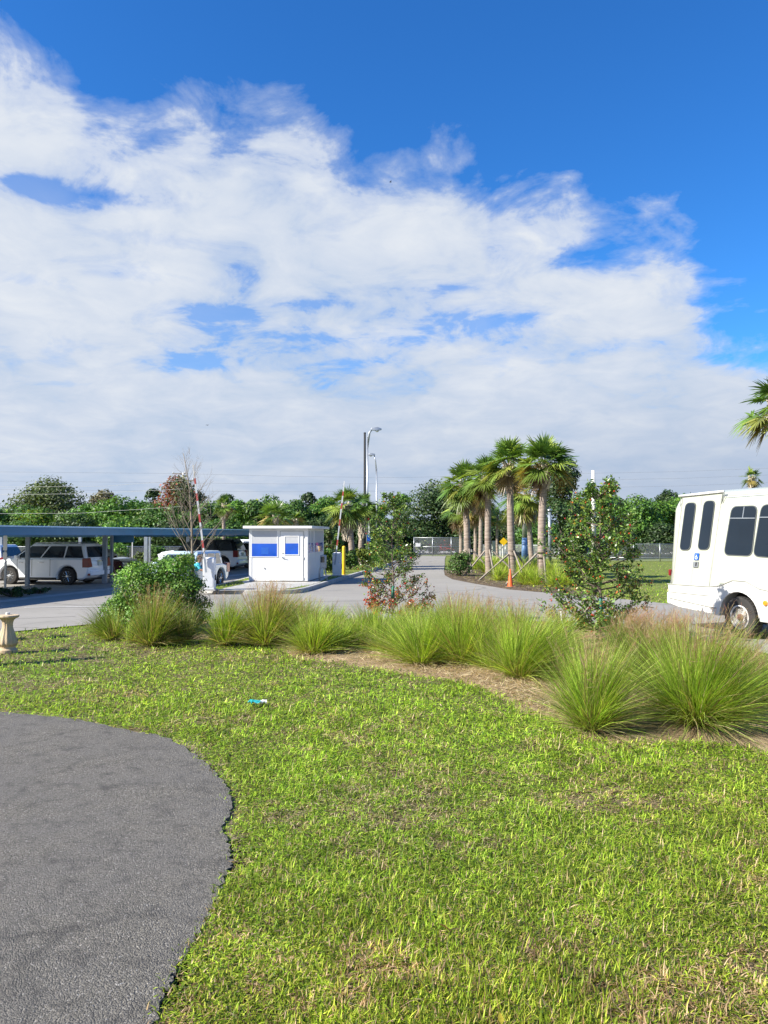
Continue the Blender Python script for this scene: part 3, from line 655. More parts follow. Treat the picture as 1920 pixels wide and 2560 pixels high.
# ---- palms
def palm(label, cx, base, crown_px, Yd, rpx, seed, nf=28, trunk_r=.155, dead=.2, boots=True, boot_len=.9, fruit=False, group='cabbage palms', lean=0.0, low=-50, trunk=True):
    rg = np.random.default_rng(seed); rr = random.Random(seed)
    cp = at(crown_px[0], crown_px[1], Yd); bx = float(at(cx, base, Yd)[0]); X0 = float(cp[0]); z1 = float(cp[2]); rad = rpx/F*Yd
    t = thing('palm_tree', label, 'palm tree', (bx, Yd, 0), 0, group); dx = X0-bx
    if trunk:
        m = MB(); pts = []; rs = []
        for k in range(15):
            f = k/14; pts.append((dx*f**1.3+.02*math.sin(f*7+seed), .03*math.sin(f*5+seed), z1*f)); rs.append(trunk_r*(1.12-.2*f+.02*math.sin(f*30+seed)))
        rs[0] *= 1.2; m.tube(pts, rs, 14); m.build('trunk', M_palmtrunk, t, True)
    if boots:
        b = MB()
        for i in range(int(22*boot_len/.9)):
            a = i*2.4+seed; zc = z1-boot_len+boot_len*i/(22*boot_len/.9); r0 = trunk_r*.85; u = np.array([math.cos(a), math.sin(a), 0]); s_ = np.array([-math.sin(a), math.cos(a), 0])
            l = rr.uniform(.24, .42); tip = np.array([dx, 0, zc+l])+u*(r0+rr.uniform(.10, .22)); p0 = np.array([dx, 0, zc-.06])+u*r0
            vs = [p0-s_*.075, p0+s_*.075, tip+s_*.03-u*.02, tip-s_*.03-u*.02, p0-s_*.05+u*.05, p0+s_*.05+u*.05, tip+s_*.02+u*.02, tip-s_*.02+u*.02]
            b.add(vs, [(0, 1, 2, 3), (4, 7, 6, 5), (0, 4, 5, 1), (1, 5, 6, 2), (2, 6, 7, 3), (3, 7, 4, 0)])
        b.build('boots', M_boot, t)
    def fronds(name, specs, pals):
        PP = []; WW = []; wd = []; cc = []
        for (a, e, Lp, Lb) in specs:
            h = np.array([math.cos(a), math.sin(a), 0.]); d = h*math.cos(e)+np.array([0, 0, math.sin(e)])
            p0 = np.array([dx, 0, z1-.1]); col = np.array(pals[rg.integers(0, len(pals))])*rg.uniform(.8, 1.2)
            K = 5; drop = .25*Lp*max(.2, math.cos(e))
            pet = np.array([p0+d*Lp*k/4-np.array([0, 0, drop*(k/4)**2]) for k in range(K)])
            PP.append(pet); s_ = np.array([-h[1], h[0], 0.]); WW.append(np.tile(s_, (K, 1))); wd.append(np.full(K, .018)); cc.append(col*1.1)
            d2 = norm(pet[-1]-pet[-2]); nn = norm(np.cross(s_, d2)); roll = rg.uniform(-.5, .5); s2 = s_*math.cos(roll)+nn*math.sin(roll); nn = np.cross(s2, d2)
            nl = 24
            for j in range(nl):
                f = (j/(nl-1))*2-1; ang = f*R(112); l = Lb*(1-.22*abs(f)**2)*rg.uniform(.9, 1.08)
                dr = d2*math.cos(ang)+s2*math.sin(ang); dr = norm(dr-nn*.25*abs(f)*1.0)
                tt = np.linspace(0, 1, K)[:, None]; q = pet[-1]+dr*l*tt; dp = rg.uniform(.10, .34)*l
                q = q+np.array([0, 0, -1])*dp*tt**2.2
                PP.append(q); ws = norm(np.cross(dr, nn)); tw = rg.uniform(-.5, .5); ws = ws*math.cos(tw)+nn*math.sin(tw)
                WW.append(np.tile(ws, (K, 1))); wl = .038*Lb/.8; wd.append(np.array([.45, 1, .85, .5, .08])*wl); cc.append(col*rg.uniform(.8, 1.25))
        V, Fq = strips(np.array(PP), np.array(WW), np.array(wd)); me = mesh_np(name, V, Fq, np.repeat(np.array(cc), K*2, 0), M_palm); return link(name, me, t)
    sp_ = []
    for i in range(nf):
        f = (i+.5)/nf; e = R(88)-(R(88)-R(low))*f**.85; a = i*2.399963+seed
        sp_.append((a, e+rg.normal()*.08, rad*rg.uniform(.42, .62), rad*rg.uniform(.5, .66)))
    green = [(.12, .21, .034), (.17, .28, .045), (.085, .165, .03), (.26, .34, .06)]
    top = sp_[:int(nf*.72)]; bot = sp_[int(nf*.72):]
    fronds('crown', top, green); fronds('lower_fronds', bot, [(.22, .24, .045), (.14, .20, .035), (.32, .25, .07), (.11, .17, .03)])
    if dead:
        ds = [(rg.uniform(0, 6.28), R(rg.uniform(-84, -55)), rad*rg.uniform(.4, .6), rad*rg.uniform(.45, .6)) for i in range(int(nf*dead))]
        fronds('dead_fronds', ds, [(.25, .17, .10), (.19, .13, .075), (.30, .22, .13)])
    if fruit:
        for fx in fruit:
            N = 900; ff = rg.random((N, 1)); p0 = np.array([dx, 0, z1-.1]); end = np.array([fx*rad, -.2, z1-rad*.95])
            mid = np.array([fx*rad*.9, -.25, z1-.1*rad]); q = p0*(1-ff)**2+2*mid*ff*(1-ff)+end*ff**2+rg.normal(size=(N, 3))*np.array([.09, .09, .12])*(.3+ff)
            V, Fq = leafquads(q, norm(rg.normal(size=(N, 3))), np.full(N, .06), np.full(N, .04), rg)
            c = np.array([(.26, .17, .045), (.20, .12, .035), (.32, .22, .06)])[rg.integers(0, 3, N)]
            link('fruit_cluster', mesh_np('fruit_cluster', V, Fq, np.repeat(c, 4, 0), M_leaf), t)
    return t, bx, Yd
FP = 'cabbage palms in the bed beside the drive'
fp = []
fp.append(palm('rightmost tall palm of the front row with orange-brown fruit sprays', 1352, 1462, (1362, 1158), 33.0, 82, 101, nf=40, low=-14, dead=.08, trunk_r=.165, fruit=(-.62, .62), group=FP, boot_len=1.15))
fp.append(palm('tall palm with smooth trunk standing behind the orange cone', 1281, 1447, (1272, 1158), 36.5, 75, 102, nf=38, low=-15, dead=.08, group=FP, boot_len=1.2, trunk_r=.165))
fp.append(palm('palm with forked pale boots second from the left of the front row', 1222, 1440, (1217, 1192), 39.5, 68, 103, nf=36, low=-25, dead=.12, group=FP, boot_len=1.1, trunk_r=.16))
fp.append(palm('leftmost palm of the front row with wide drooping crown', 1171, 1428, (1160, 1206), 43.0, 67, 104, nf=38, low=-45, group=FP, boot_len=1.3, dead=.35, trunk_r=.175))
palm('slim palm with brown skirt of dead fronds at the left edge of the group', 1153, 1402, (1150, 1270), 62, 50, 105, nf=18, group=FP, dead=.8, trunk_r=.14)
palm('slim palm just behind the leftmost front palm', 1188, 1402, (1190, 1262), 60, 48, 106, nf=18, group=FP, dead=.8, trunk_r=.14)
palm('palm with brown hanging fronds between the two left front palms', 1200, 1400, (1206, 1235), 57, 52, 107, nf=20, group=FP, dead=.8, trunk_r=.15)
palm('small young palm with light green fan leaves between the front trunks', 1243, 1398, (1243, 1290), 58, 32, 108, nf=16, group=FP, dead=0, trunk_r=.1, boots=False)
palm('shorter palm with drooping crown directly behind the rightmost front palm', 1330, 1415, (1316, 1235), 50, 72, 109, nf=28, group=FP, dead=.4)
SP = 'small palms beside the booth hedge'
palm('small bushy palm behind the upright barrier arm right of the booth', 884, 1398, (866, 1262), 46, 58, 110, nf=30, group=SP, dead=.25, trunk_r=.17, boot_len=2.2)
palm('small palm with pale booted trunk beside the black pole', 901, 1392, (906, 1264), 50, 46, 111, nf=24, group=SP, dead=.15, trunk_r=.17, boot_len=2.2)
HP = 'palms growing inside the tree belt'
palm('small dark palm growing out of the hedge behind the carport', 558, 1392, (560, 1262), 70, 32, 112, nf=20, group=HP, dead=.2)
palm('low spreading palm just above the left part of the booth roof', 690, 1392, (690, 1292), 66, 52, 113, nf=24, group=HP, dead=.2, low=-20)
palm('light green palm fan above the middle of the booth roof', 738, 1392, (738, 1300), 68, 30, 114, nf=14, group=HP, dead=0, low=0)
palm('palm at the right edge of the picture whose fronds hang over the bus', 1955, 1480, (1948, 1008), 21, 108, 115, nf=26, group='palms beyond the bus', dead=.1, low=-40)
palm('distant palm showing just above the bus roof', 1880, 1392, (1880, 1192), 55, 30, 116, nf=16, group='palms beyond the bus', dead=.1)

# wooden props of the front palms
def braces(label, x, y, specs, seed):
    t = thing('palm_brace', label, 'tree brace', (x, y, 0), 0, 'wooden braces propping the palms')
    rr = random.Random(seed)
    for (a, r, h) in specs:
        m = MB(); a = R(a); m.tube([(math.cos(a)*r, math.sin(a)*r, -.03), (math.cos(a)*.20, math.sin(a)*.20, h)], .045, 4)
        m.build('brace_pole', M_stake, t)
    m = MB()
    for z in (1.12, 1.34): m.lathe([(.185, z), (.195, z+.01), (.195, z+.035), (.185, z+.045)], 16)
    m.build('strap', M_bark, t)
for (i, lab, sp_) in [(0, 'wooden props around the trunk of the rightmost front palm', [(200, 1.75, 1.3), (-60, .35, 1.3), (75, .9, 1.3)]),
                      (1, 'wooden props around the palm behind the cone, one crossing to the left', [(-75, 1.5, 1.35), (205, 1.9, 1.2), (20, 1.2, 1.3)]),
                      (2, 'wooden props around the second palm from the left', [(190, 1.35, 1.3), (-85, 1.3, 1.35), (-20, 1.6, 1.3)]),
                      (3, 'wooden props around the leftmost front palm', [(185, 1.0, 1.3), (-80, .6, 1.35), (-15, 1.4, 1.3)])]:
    braces(lab, fp[i][1], fp[i][2], sp_, i)

# ---- ornamental grass clumps
def clump(label, cx, by, ty, hw, seed, n=900, tan=.06, plume=0, tint=1.0, yel=0.0, name='ornamental_grass', group='ornamental grass clumps in the planting bed', lean=0.0, z=0.0, low=.4, plean=0.0, r0=None):
    rg = np.random.default_rng(seed); b = gnd(cx, by, z); X0, Y0 = float(b[0]), float(b[1])
    H = float(at(cx, ty, Y0)[2])-z; Wd = hw/F*Y0
    t = thing(name, label, 'grass clump', (X0, Y0, z), 0, group)
    K = 6; r0 = r0 or .10+.10*Wd; phi = rg.uniform(0, 2*np.pi, n); th = np.abs(rg.normal(size=n))*.40+.04; lowm = rg.random(n) < low*.6; th[lowm] = rg.uniform(.6, 1.3, lowm.sum())
    L = (H*1.06)*rg.uniform(.45, 1.15, n); tt = np.linspace(0, 1, K)
    # reach target: outermost tips at Wd
    L = np.where(np.sin(th)*L > Wd*1.05, Wd*1.05/np.sin(th), L)
    out = np.stack([np.cos(phi), np.sin(phi), np.zeros(n)], -1); rb = r0*np.sqrt(rg.random(n))
    base = out*rb[:, None]+rg.normal(size=(n, 3))*np.array([.02, .02, 0])
    droop = rg.uniform(.10, .45, n)*(.4+th)
    P = np.zeros((n, K, 3))
    for k, f in enumerate(tt):
        hz = np.sin(th)*L*f+droop*L*.55*f**2.2; vt = np.cos(th)*L*f-droop*L*.42*f**2.6
        P[:, k] = base+out*hz[:, None]; P[:, k, 2] += np.maximum(vt, .01); P[:, k, 0] += lean*f*f
    P += rg.normal(size=(n, 1, 3))*np.array([.01, .01, 0]); P[:, :, :2] += (tt[None, :, None]**2)*(rg.normal(size=(n, 1, 2))*.13+rg.normal(size=2)*.10)*H
    side = norm(np.stack([-np.sin(phi), np.cos(phi), rg.uniform(-.4, .4, n)], -1)+rg.normal(size=(n, 3))*.35)
    ws = rg.uniform(.0020, .0036, n)[:, None]*max(1, Y0/11)*np.array([1, 1, .9, .75, .5, .12])[None]
    V, Fq = strips(P, side, ws)
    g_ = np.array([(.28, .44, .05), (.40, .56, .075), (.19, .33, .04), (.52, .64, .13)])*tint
    c = g_[rg.choice(4, n, p=[.3, .3, .2, .2])]
    c = c*(1+yel*np.array([.5, .15, -.1]))
    tn = np.array([(.50, .40, .20), (.40, .30, .14), (.60, .50, .28), (.32, .21, .12)])[rg.integers(0, 4, n)]
    c = np.where((rg.random(n) < tan+.28*lowm)[:, None], tn, c)*rg.choice([.45, .8, 1.0, 1.25, 1.6], n, p=[.2, .25, .25, .2, .1])[:, None]
    c3 = np.repeat(c[:, None, :], K, 1)
    dryb = np.array([(.30, .22, .11)]); f0 = np.array([.55, .15, 0, 0, .05, .3])[None, :, None]; c3 = c3*(1-f0)+dryb[None]*f0
    cols = np.repeat(c3.reshape(-1, 3), 2, 0)
    link('blades', mesh_np('blades', V, Fq, cols, M_muhly), t)
    if plume:
        # airy flower heads: thin stalks carrying many fine hairs
        m = int(plume*.62); ph = rg.uniform(0, 2*np.pi, m); tl = np.abs(rg.normal(size=m))*.28+.03; Lp = H*rg.uniform(1.0, 1.32, m)
        o_ = np.stack([np.cos(ph), np.sin(ph), np.zeros(m)], -1); Kp = 5; Pp = np.zeros((m, Kp, 3))
        for k in range(Kp):
            f = k/(Kp-1); Pp[:, k] = o_*(r0*.4+np.sin(tl)*Lp*f)[:, None]; Pp[:, k, 2] = np.cos(tl)*Lp*f-.08*Lp*f**3; Pp[:, k, 0] += (plean+lean)*f*f
        V1, F1 = strips(Pp, norm(rg.normal(size=(m, 3))), np.full((m, Kp), .0022*max(1, Y0/14)))
        nh = 26; a = Pp[:, 2:3]; bq = Pp[:, 4:5]; ff = rg.random((m, nh, 1)); st_ = (a*(1-ff)+bq*ff).reshape(-1, 3)
        dr = norm(rg.normal(size=(m*nh, 3))*.5+np.array([.15, 0, .8])+np.repeat(o_, nh, 0)*.3); lh = rg.uniform(.04, .13, m*nh)[:, None]
        Ph = np.stack([st_, st_+dr*lh*.5, st_+dr*lh+rg.normal(size=st_.shape)*.01], 1)
        V2, F2 = strips(Ph, norm(rg.normal(size=st_.shape)), np.array([[.0016, .0018, .0007]])*max(1, Y0/14)*np.ones((m*nh, 1)))
        cA = np.repeat(np.array([(.42, .33, .17), (.48, .37, .22), (.36, .25, .16)])[rg.integers(0, 3, m)], Kp*2, 0)
        cB = np.repeat(np.array([(.46, .27, .21), (.52, .35, .24), (.42, .20, .17), (.55, .42, .28)])[rg.integers(0, 4, m*nh)], 6, 0)
        link('plumes', mesh_np('plumes', np.concatenate([V1, V2]), np.concatenate([F1, F2+len(V1)]), np.concatenate([cA, cB]), M_plume), t)
    return t
CL = [
 ('small dark green grass clump at the left end of the bed', 276, 1598, 1512, 40, 600, dict(tint=.62, tan=.12)),
 ('short pale grass tuft between the first two left clumps', 335, 1602, 1548, 40, 600, dict(tint=1.0, tan=.2)),
 ('tall olive clump with rusty seed heads in front of the vine bush', 378, 1612, 1478, 56, 1200, dict(tint=.6, tan=.24, plume=40)),
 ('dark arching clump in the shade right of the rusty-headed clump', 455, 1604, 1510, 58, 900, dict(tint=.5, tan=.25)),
 ('green clump with blades bending left between vine bush and booth', 566, 1610, 1496, 62, 1300, dict(tint=.85, tan=.08, plume=25)),
 ('large clump with pink-tan seed heads in front of the booth', 668, 1612, 1476, 108, 2400, dict(tint=.85, tan=.22, plume=190, yel=.2)),
 ('clump behind and right of the large tan-headed clump', 728, 1592, 1505, 60, 900, dict(tint=.85, plume=40)),
 ('bright yellow-green clump right of the large tan-headed clump', 782, 1632, 1528, 78, 1400, dict(yel=.25, plume=10)),
 ('small green clump left of the middle berry tree', 888, 1612, 1534, 56, 900, dict(tint=.85, tan=.12)),
 ('green clump at the foot of the middle berry tree', 962, 1626, 1530, 66, 1200, dict(tint=.85)),
 ('light green rounded clump right below the middle berry tree', 1048, 1658, 1528, 92, 1700, dict(yel=.15)),
 ('tall bright clump with thin pink seed heads in the middle of the bed', 1152, 1657, 1498, 98, 2000, dict(yel=.1, plume=60)),
 ('narrow bright clump between two large bright clumps', 1222, 1668, 1540, 42, 700, dict(yel=.3)),
 ('large bright green clump left of the big berry tree', 1302, 1692, 1524, 108, 2300, dict(yel=.1, plume=30)),
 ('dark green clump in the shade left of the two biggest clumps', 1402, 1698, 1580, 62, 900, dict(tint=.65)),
 ('big upright clump with straw-coloured base below the big berry tree', 1480, 1822, 1606, 112, 2600, dict(tan=.16, plume=40, low=.25, r0=.11)),
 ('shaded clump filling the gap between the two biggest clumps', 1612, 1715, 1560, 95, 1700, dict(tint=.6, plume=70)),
 ('biggest spreading clump at the right end of the bed', 1745, 1808, 1560, 200, 4200, dict(tan=.07, plume=150, plean=.25, low=.6, tint=1.0)),
 ('clump behind the biggest one below the bus wheel', 1850, 1722, 1600, 80, 1300, dict(tint=.7, plume=40)),
 ('grass clump at the back of the bed left of the middle berry tree', 830, 1578, 1510, 55, 800, dict(tint=.8)),
 ('grass clump at the back of the bed right of the middle berry tree', 1090, 1592, 1512, 60, 900, dict(tint=.8, plume=20)),
 ('grass clump at the back of the bed behind the tall bright clump', 1215, 1606, 1505, 60, 900, dict(tint=.9, plume=70)),
 ('clump with brown haze of seed heads behind the big berry tree', 1560, 1652, 1540, 85, 1200, dict(tint=.6, plume=160, plean=.3)),
 ('clump with pale seed heads close to the road right of the big berry tree', 1668, 1668, 1548, 75, 1100, dict(tint=.7, plume=170, plean=.2)),
 ('bright back row clump between the pink-headed clump and the middle berry tree', 770, 1588, 1500, 62, 1000, dict(plume=30)),
 ('back row clump directly behind the middle berry tree', 925, 1590, 1512, 60, 900, dict(plume=15)),
 ('back row clump right behind the light green rounded clump', 1020, 1598, 1508, 62, 1000, dict(plume=25)),
 ('back row clump left behind the tall bright clump', 1140, 1602, 1498, 60, 1000, dict(plume=50, yel=.1)),
 ('back row clump behind the large bright clump', 1290, 1612, 1512, 66, 1100, dict(plume=40, yel=.1)),
 ('back row clump at the left foot of the larger berry tree', 1390, 1625, 1528, 66, 1100, dict(plume=40)),
 ('low clump filling the gap right of the large tan-headed clump', 840, 1622, 1545, 55, 900, dict(yel=.2)),
 ('low clump squeezed between two middle clumps of the bed', 1005, 1640, 1550, 55, 900, dict(yel=.15)),
 ('low clump between the tall bright clump and the narrow one', 1190, 1652, 1545, 50, 900, dict(yel=.2)),
 ('low clump on the right side of the large bright clump', 1378, 1682, 1560, 60, 1000, dict()),
 ('low clump at the left end in front of the road', 248, 1588, 1535, 26, 350, dict(tint=.75)),
 ('clump in front of the right road edge behind the biggest clump', 1920, 1760, 1630, 70, 1100, dict(tint=.8, plume=40)),
]
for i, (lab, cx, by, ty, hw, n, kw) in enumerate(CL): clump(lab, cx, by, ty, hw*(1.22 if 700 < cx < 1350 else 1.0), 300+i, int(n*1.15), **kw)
PG = 'light grass clumps under the palms'
for i, (cx, by, ty, hw, lab) in enumerate([(1218, 1432, 1392, 30, 'light grass clump left of the second palm trunk'), (1248, 1452, 1410, 26, 'light grass clump left of the orange cone'), (1268, 1440, 1408, 28, 'light grass clump behind the orange cone'), (1312, 1462, 1402, 28, 'light grass clump right of the orange cone'), (1335, 1464, 1415, 22, 'dark grass clump at the foot of the rightmost front palm'), (1390, 1468, 1412, 32, 'grass clump right of the rightmost front palm'), (1195, 1424, 1390, 26, 'light grass clump at the foot of the leftmost front palm'), (1232, 1422, 1388, 28, 'far light grass clump left of the palm behind the cone'), (1262, 1420, 1390, 24, 'far light grass clump left behind the cone'), (1300, 1424, 1388, 28, 'far light grass clump between the two tallest palms'), (1338, 1430, 1392, 26, 'far light grass clump left of the rightmost front palm'), (1375, 1440, 1396, 30, 'far light grass clump right of the rightmost front palm'), (1420, 1464, 1414, 28, 'grass clump near the road left of the larger berry tree')]):
    clump(lab, cx, by, ty, hw, 400+i, 500, name='ornamental_grass', group=PG, yel=.3)

# ---- leafy shrubs on branches (berry trees)
def branch_tree(name, label, cat, X0, Y0, env, nb, nleaf, leaf, seed, pal, mat, trunk_r=.028, top=None, berries=0, bpal=None, group=None, z0=.35, wob=.02, side=(0, 0), bark=None, berry_fn=None, redlow=.08):
    """env: list (z, left, right) horizontal reach at height z"""
    rg = np.random.default_rng(seed); t = thing(name, label, cat, (X0, Y0, 0), 0, group)
    zs = [e[0] for e in env]; top = zs[-1]
    reach = lambda z, c: np.interp(z, zs, [e[2] if c > 0 else e[1] for e in env])
    m = MB(); tp = [(wob*math.sin(k*1.3+seed)+.0*k, wob*math.cos(k*1.7+seed), top*.93*k/8) for k in range(9)]
    m.tube(tp, [trunk_r*(1-.85*k/8) for k in range(9)], 7)
    m.build('trunk', bark or M_bark, t, True)
    br = MB(); LP = []; LD = []; tips = []
    for i in range(nb):
        zt = z0*.8+(top-z0*.8)*(i+.5)/nb; a = i*2.39996+rg.uniform(-.4, .4); cx = math.cos(a)
        rch = reach(zt, cx)*rg.uniform(.55, 1.08); rch = rch*(abs(cx)+(1-abs(cx))*.9)
        zs0 = max(.25, zt-rch*rg.uniform(.3, .9)); zs0 = min(zs0, top*.9); f = zs0/(top*.93)*8; k = min(7, int(f)); p0 = np.array(tp[k])*(1-(f-k))+np.array(tp[k+1])*(f-k)
        p1 = np.array([math.cos(a)*rch, math.sin(a)*rch, zt]); mid = (p0+p1)/2+rg.normal(size=3)*.06*rch+np.array([0, 0, -.05*rch])
        br.tube([p0, mid, p1], [trunk_r*.42, trunk_r*.28, .003], 5, False)
        pts = [(p0, mid, p1)]
        for j in range(4):
            f2 = rg.uniform(.35, .9); q0 = p0*(1-f2)**2+2*mid*f2*(1-f2)+p1*f2**2; dd = norm(norm(p1-p0)+rg.normal(size=3)*.7+np.array([0, 0, .25])); q1 = q0+dd*rch*rg.uniform(.2, .42)
            br.tube([q0, (q0+q1)/2, q1], [trunk_r*.2, trunk_r*.14, .002], 4, False); pts.append((q0, (q0+q1)/2, q1))
        for (A, B_, D) in pts:
            nn = max(6, int(nleaf/nb/5)); ff = (.22+.8*rg.random((nn, 1))**.75); q = A*(1-ff)**2+2*B_*ff*(1-ff)+D*ff**2
            LP.append(q+rg.normal(size=(nn, 3))*leaf*.55); LD.append(np.tile(norm(D-A), (nn, 1))); tips.append(D); tips.append((B_+D)/2)
    br.build('branches', bark or M_bark, t, True)
    pos = np.concatenate(LP); n = len(pos); nr = norm(np.concatenate(LD)*.2+rg.normal(size=(n, 3))*.7+np.array([0, 0, .45]))
    L = leaf*rg.uniform(.6, 1.3, n); V, Fq = leafquads(pos, nr, L, L*.42, rg); P = np.array(PAL[pal]); c = P[rg.choice(4, n)]*rg.uniform(.8, 1.3, n)[:, None]
    yl = rg.random(n) < .03; c[yl] = (.35, .30, .03)
    rd = rg.random(n) < redlow*np.clip(1.35-pos[:, 2], 0, .8); c[rd] = np.array([(.34, .07, .03), (.42, .14, .05), (.22, .05, .03)])[rg.integers(0, 3, rd.sum())]
    link('leaves', mesh_np('leaves', V, Fq, np.repeat(c, 4, 0), mat), t)
    if berries:
        tips = np.array(tips); w_ = berry_fn(tips) if berry_fn else np.ones(len(tips)); cl_ = rg.choice(len(tips), berries, p=w_/w_.sum())
        oc = np.array([(1, 0, 0), (0, 1, 0), (-1, 0, 0), (0, -1, 0), (0, 0, 1), (0, 0, -1)], float); fs = np.array([(0, 1, 4), (1, 2, 4), (2, 3, 4), (3, 0, 4), (1, 0, 5), (2, 1, 5), (3, 2, 5), (0, 3, 5)])
        pc = tips[cl_]+rg.normal(size=(berries, 3))*.035; r = rg.uniform(.012, .026, berries)[:, None, None]
        V = (pc[:, None, :]+oc[None]*r).reshape(-1, 3); Ff = (fs[None]+(np.arange(berries)*6)[:, None, None]).reshape(-1, 3)
        c = np.array(bpal or [(.55, .04, .015), (.60, .12, .02), (.45, .02, .02)])[rg.integers(0, 3, berries)]
        me = mesh_np('berries', V, Ff, np.repeat(c, 6, 0), M_leafg, True); link('berries', me, t)['kind'] = 'stuff'
    return t
def env_from(cx, Y0, rows):
    out = []
    for (y, l, r) in rows:
        z = float(at(cx, y, Y0)[2]); out.append((z, (cx-l)/F*Y0, (r-cx)/F*Y0))
    return sorted(out)
PAL['holly'] = [(.075, .15, .022), (.13, .23, .035), (.24, .34, .07), (.035, .08, .014)]
T1Y = 18.1; T2Y = 14.9
b1 = at(982, 1500, T1Y); b2 = at(1500, 1500, T2Y)
branch_tree('berry_tree', 'slender young evergreen tree with red berries in the middle of the bed', 'tree', b1[0], T1Y,
    env_from(982, T1Y, [(1228, 965, 1000), (1268, 918, 1020), (1300, 900, 1048), (1350, 885, 1055), (1400, 880, 1064), (1440, 885, 1072), (1470, 884, 1080), (1500, 880, 1092), (1530, 884, 1092), (1556, 910, 1060)]),
    70, 9500, .066, 501, 'holly', M_leafg, .026, berries=620, z0=.35, berry_fn=lambda p: .06+2.5*np.clip(1.5-p[:, 2], 0, 2)**2*(1+np.clip(-p[:, 0], 0, 1)*1.5), group='young berry trees', redlow=.62)
branch_tree('berry_tree', 'larger spreading young evergreen tree with orange berries left of the bus', 'tree', b2[0], T2Y,
    env_from(1500, T2Y, [(1200, 1490, 1540), (1232, 1430, 1560), (1262, 1400, 1590), (1300, 1380, 1625), (1340, 1368, 1625), (1400, 1360, 1600), (1445, 1352, 1650), (1480, 1346, 1648), (1510, 1342, 1600), (1545, 1380, 1560), (1590, 1450, 1540)]),
    80, 11500, .080, 502, 'holly', M_leafg, .04, berries=330, bpal=[(.50, .07, .02), (.55, .16, .03), (.40, .03, .02)], z0=.4, group='young berry trees')
# extra detail: stake poles at the berry trees
for (lab, Xc, Yc, pts_) in [('thin wooden stakes tied with green straps around the middle berry tree', b1[0], T1Y, [(-.62, -.3), (.62, -.35), (-.1, .5)]), ('thin stakes with green straps around the larger berry tree', b2[0], T2Y, [(-.85, -.3), (.5, -.25), (.1, .6)])]:
    t = thing('tree_stake_set', lab, 'tree stakes', (Xc, Yc, 0), 0, 'stakes of the young trees')
    for (dx, dy) in pts_:
        m = MB(); m.tube([(dx*1.15, dy*1.15, 0), (dx*.12, dy*.12, .85)], .016, 6); m.build('stake', M_stake, t)
    m = MB(); m.tube([(0, 0, .55), (.01, -.045, .60), (0, -.04, .85), (.02, 0, .9)], [.03, .04, .035, .03], 8); m.build('strap', M_greenpaint, t, True); m = MB(); m.tube([(pts_[0][0]*.95, pts_[0][1]*.95, .12), (pts_[0][0]*.6, pts_[0][1]*.6, .42)], .028, 6); m.build('strap', M_greenpaint, t)
M_ribbon = paint('white_ribbon', (.75, .75, .73), .6)
rb = MB(); q = lambda x, y, Yd: tuple(at(x, y, Yd))
rb.tube([q(1402, 1528, 14.1), q(1404, 1550, 14.1), q(1410, 1570, 14.05), q(1420, 1580, 14.0), q(1434, 1574, 14.0)], [.006, .010, .008, .014, .008], 5)
tag(rb.build('ribbon', M_ribbon, None, True), 'white ribbon hanging from a low branch of the larger berry tree', 'ribbon')

# vine-covered bush
rg = np.random.default_rng(77); VY = 16.9; vt = thing('vine_bush', 'big green bush smothered in vines at the left end of the planting bed', 'bush', (float(at(395, 1500, VY)[0]), VY, 0))
lb = []; vx0 = float(at(395, 1500, VY)[0])
for (x, y, r) in [(310, 1510, 34), (340, 1475, 42), (330, 1545, 45), (375, 1470, 48), (420, 1450, 45), (455, 1425, 38), (470, 1405, 24), (360, 1430, 32), (410, 1420, 32), (400, 1500, 60), (450, 1490, 52), (480, 1470, 36), (495, 1520, 30), (460, 1540, 50), (380, 1550, 55), (300, 1560, 38), (430, 1580, 40), (500, 1550, 22), (290, 1530, 36), (285, 1572, 32), (340, 1590, 38), (465, 1580, 36), (330, 1450, 34)]:
    p = at(x, y, VY); rr_ = r/F*VY
    for dy in (-.35, .2): lb.append((np.array([p[0]-vx0, dy+rg.uniform(-.15, .15), max(.15, p[2])]), np.array([rr_, rr_*1.1, rr_])*rg.uniform(.85, 1.05)))
crown('leaves', lb, 40000, .050, 'vine', rg, vt, mat=M_leaf, zmin=.02, asp=.7, mix=('dull', lambda pos, ids, rg: rg.random(len(pos)) < .05+.30*((pos[:, 0] > .1) & (pos[:, 2] < .95))))
m = MB()
for i in range(14):
    a = rg.uniform(0, 6.28); e = lb[rg.integers(0, len(lb))][0]; m.tube([(math.cos(a)*.1, math.sin(a)*.1, 0), tuple(e*.55+np.array([0, 0, .1])), tuple(e)], [.022, .013, .004], 5)
m.build('stems', M_bark, vt, True)

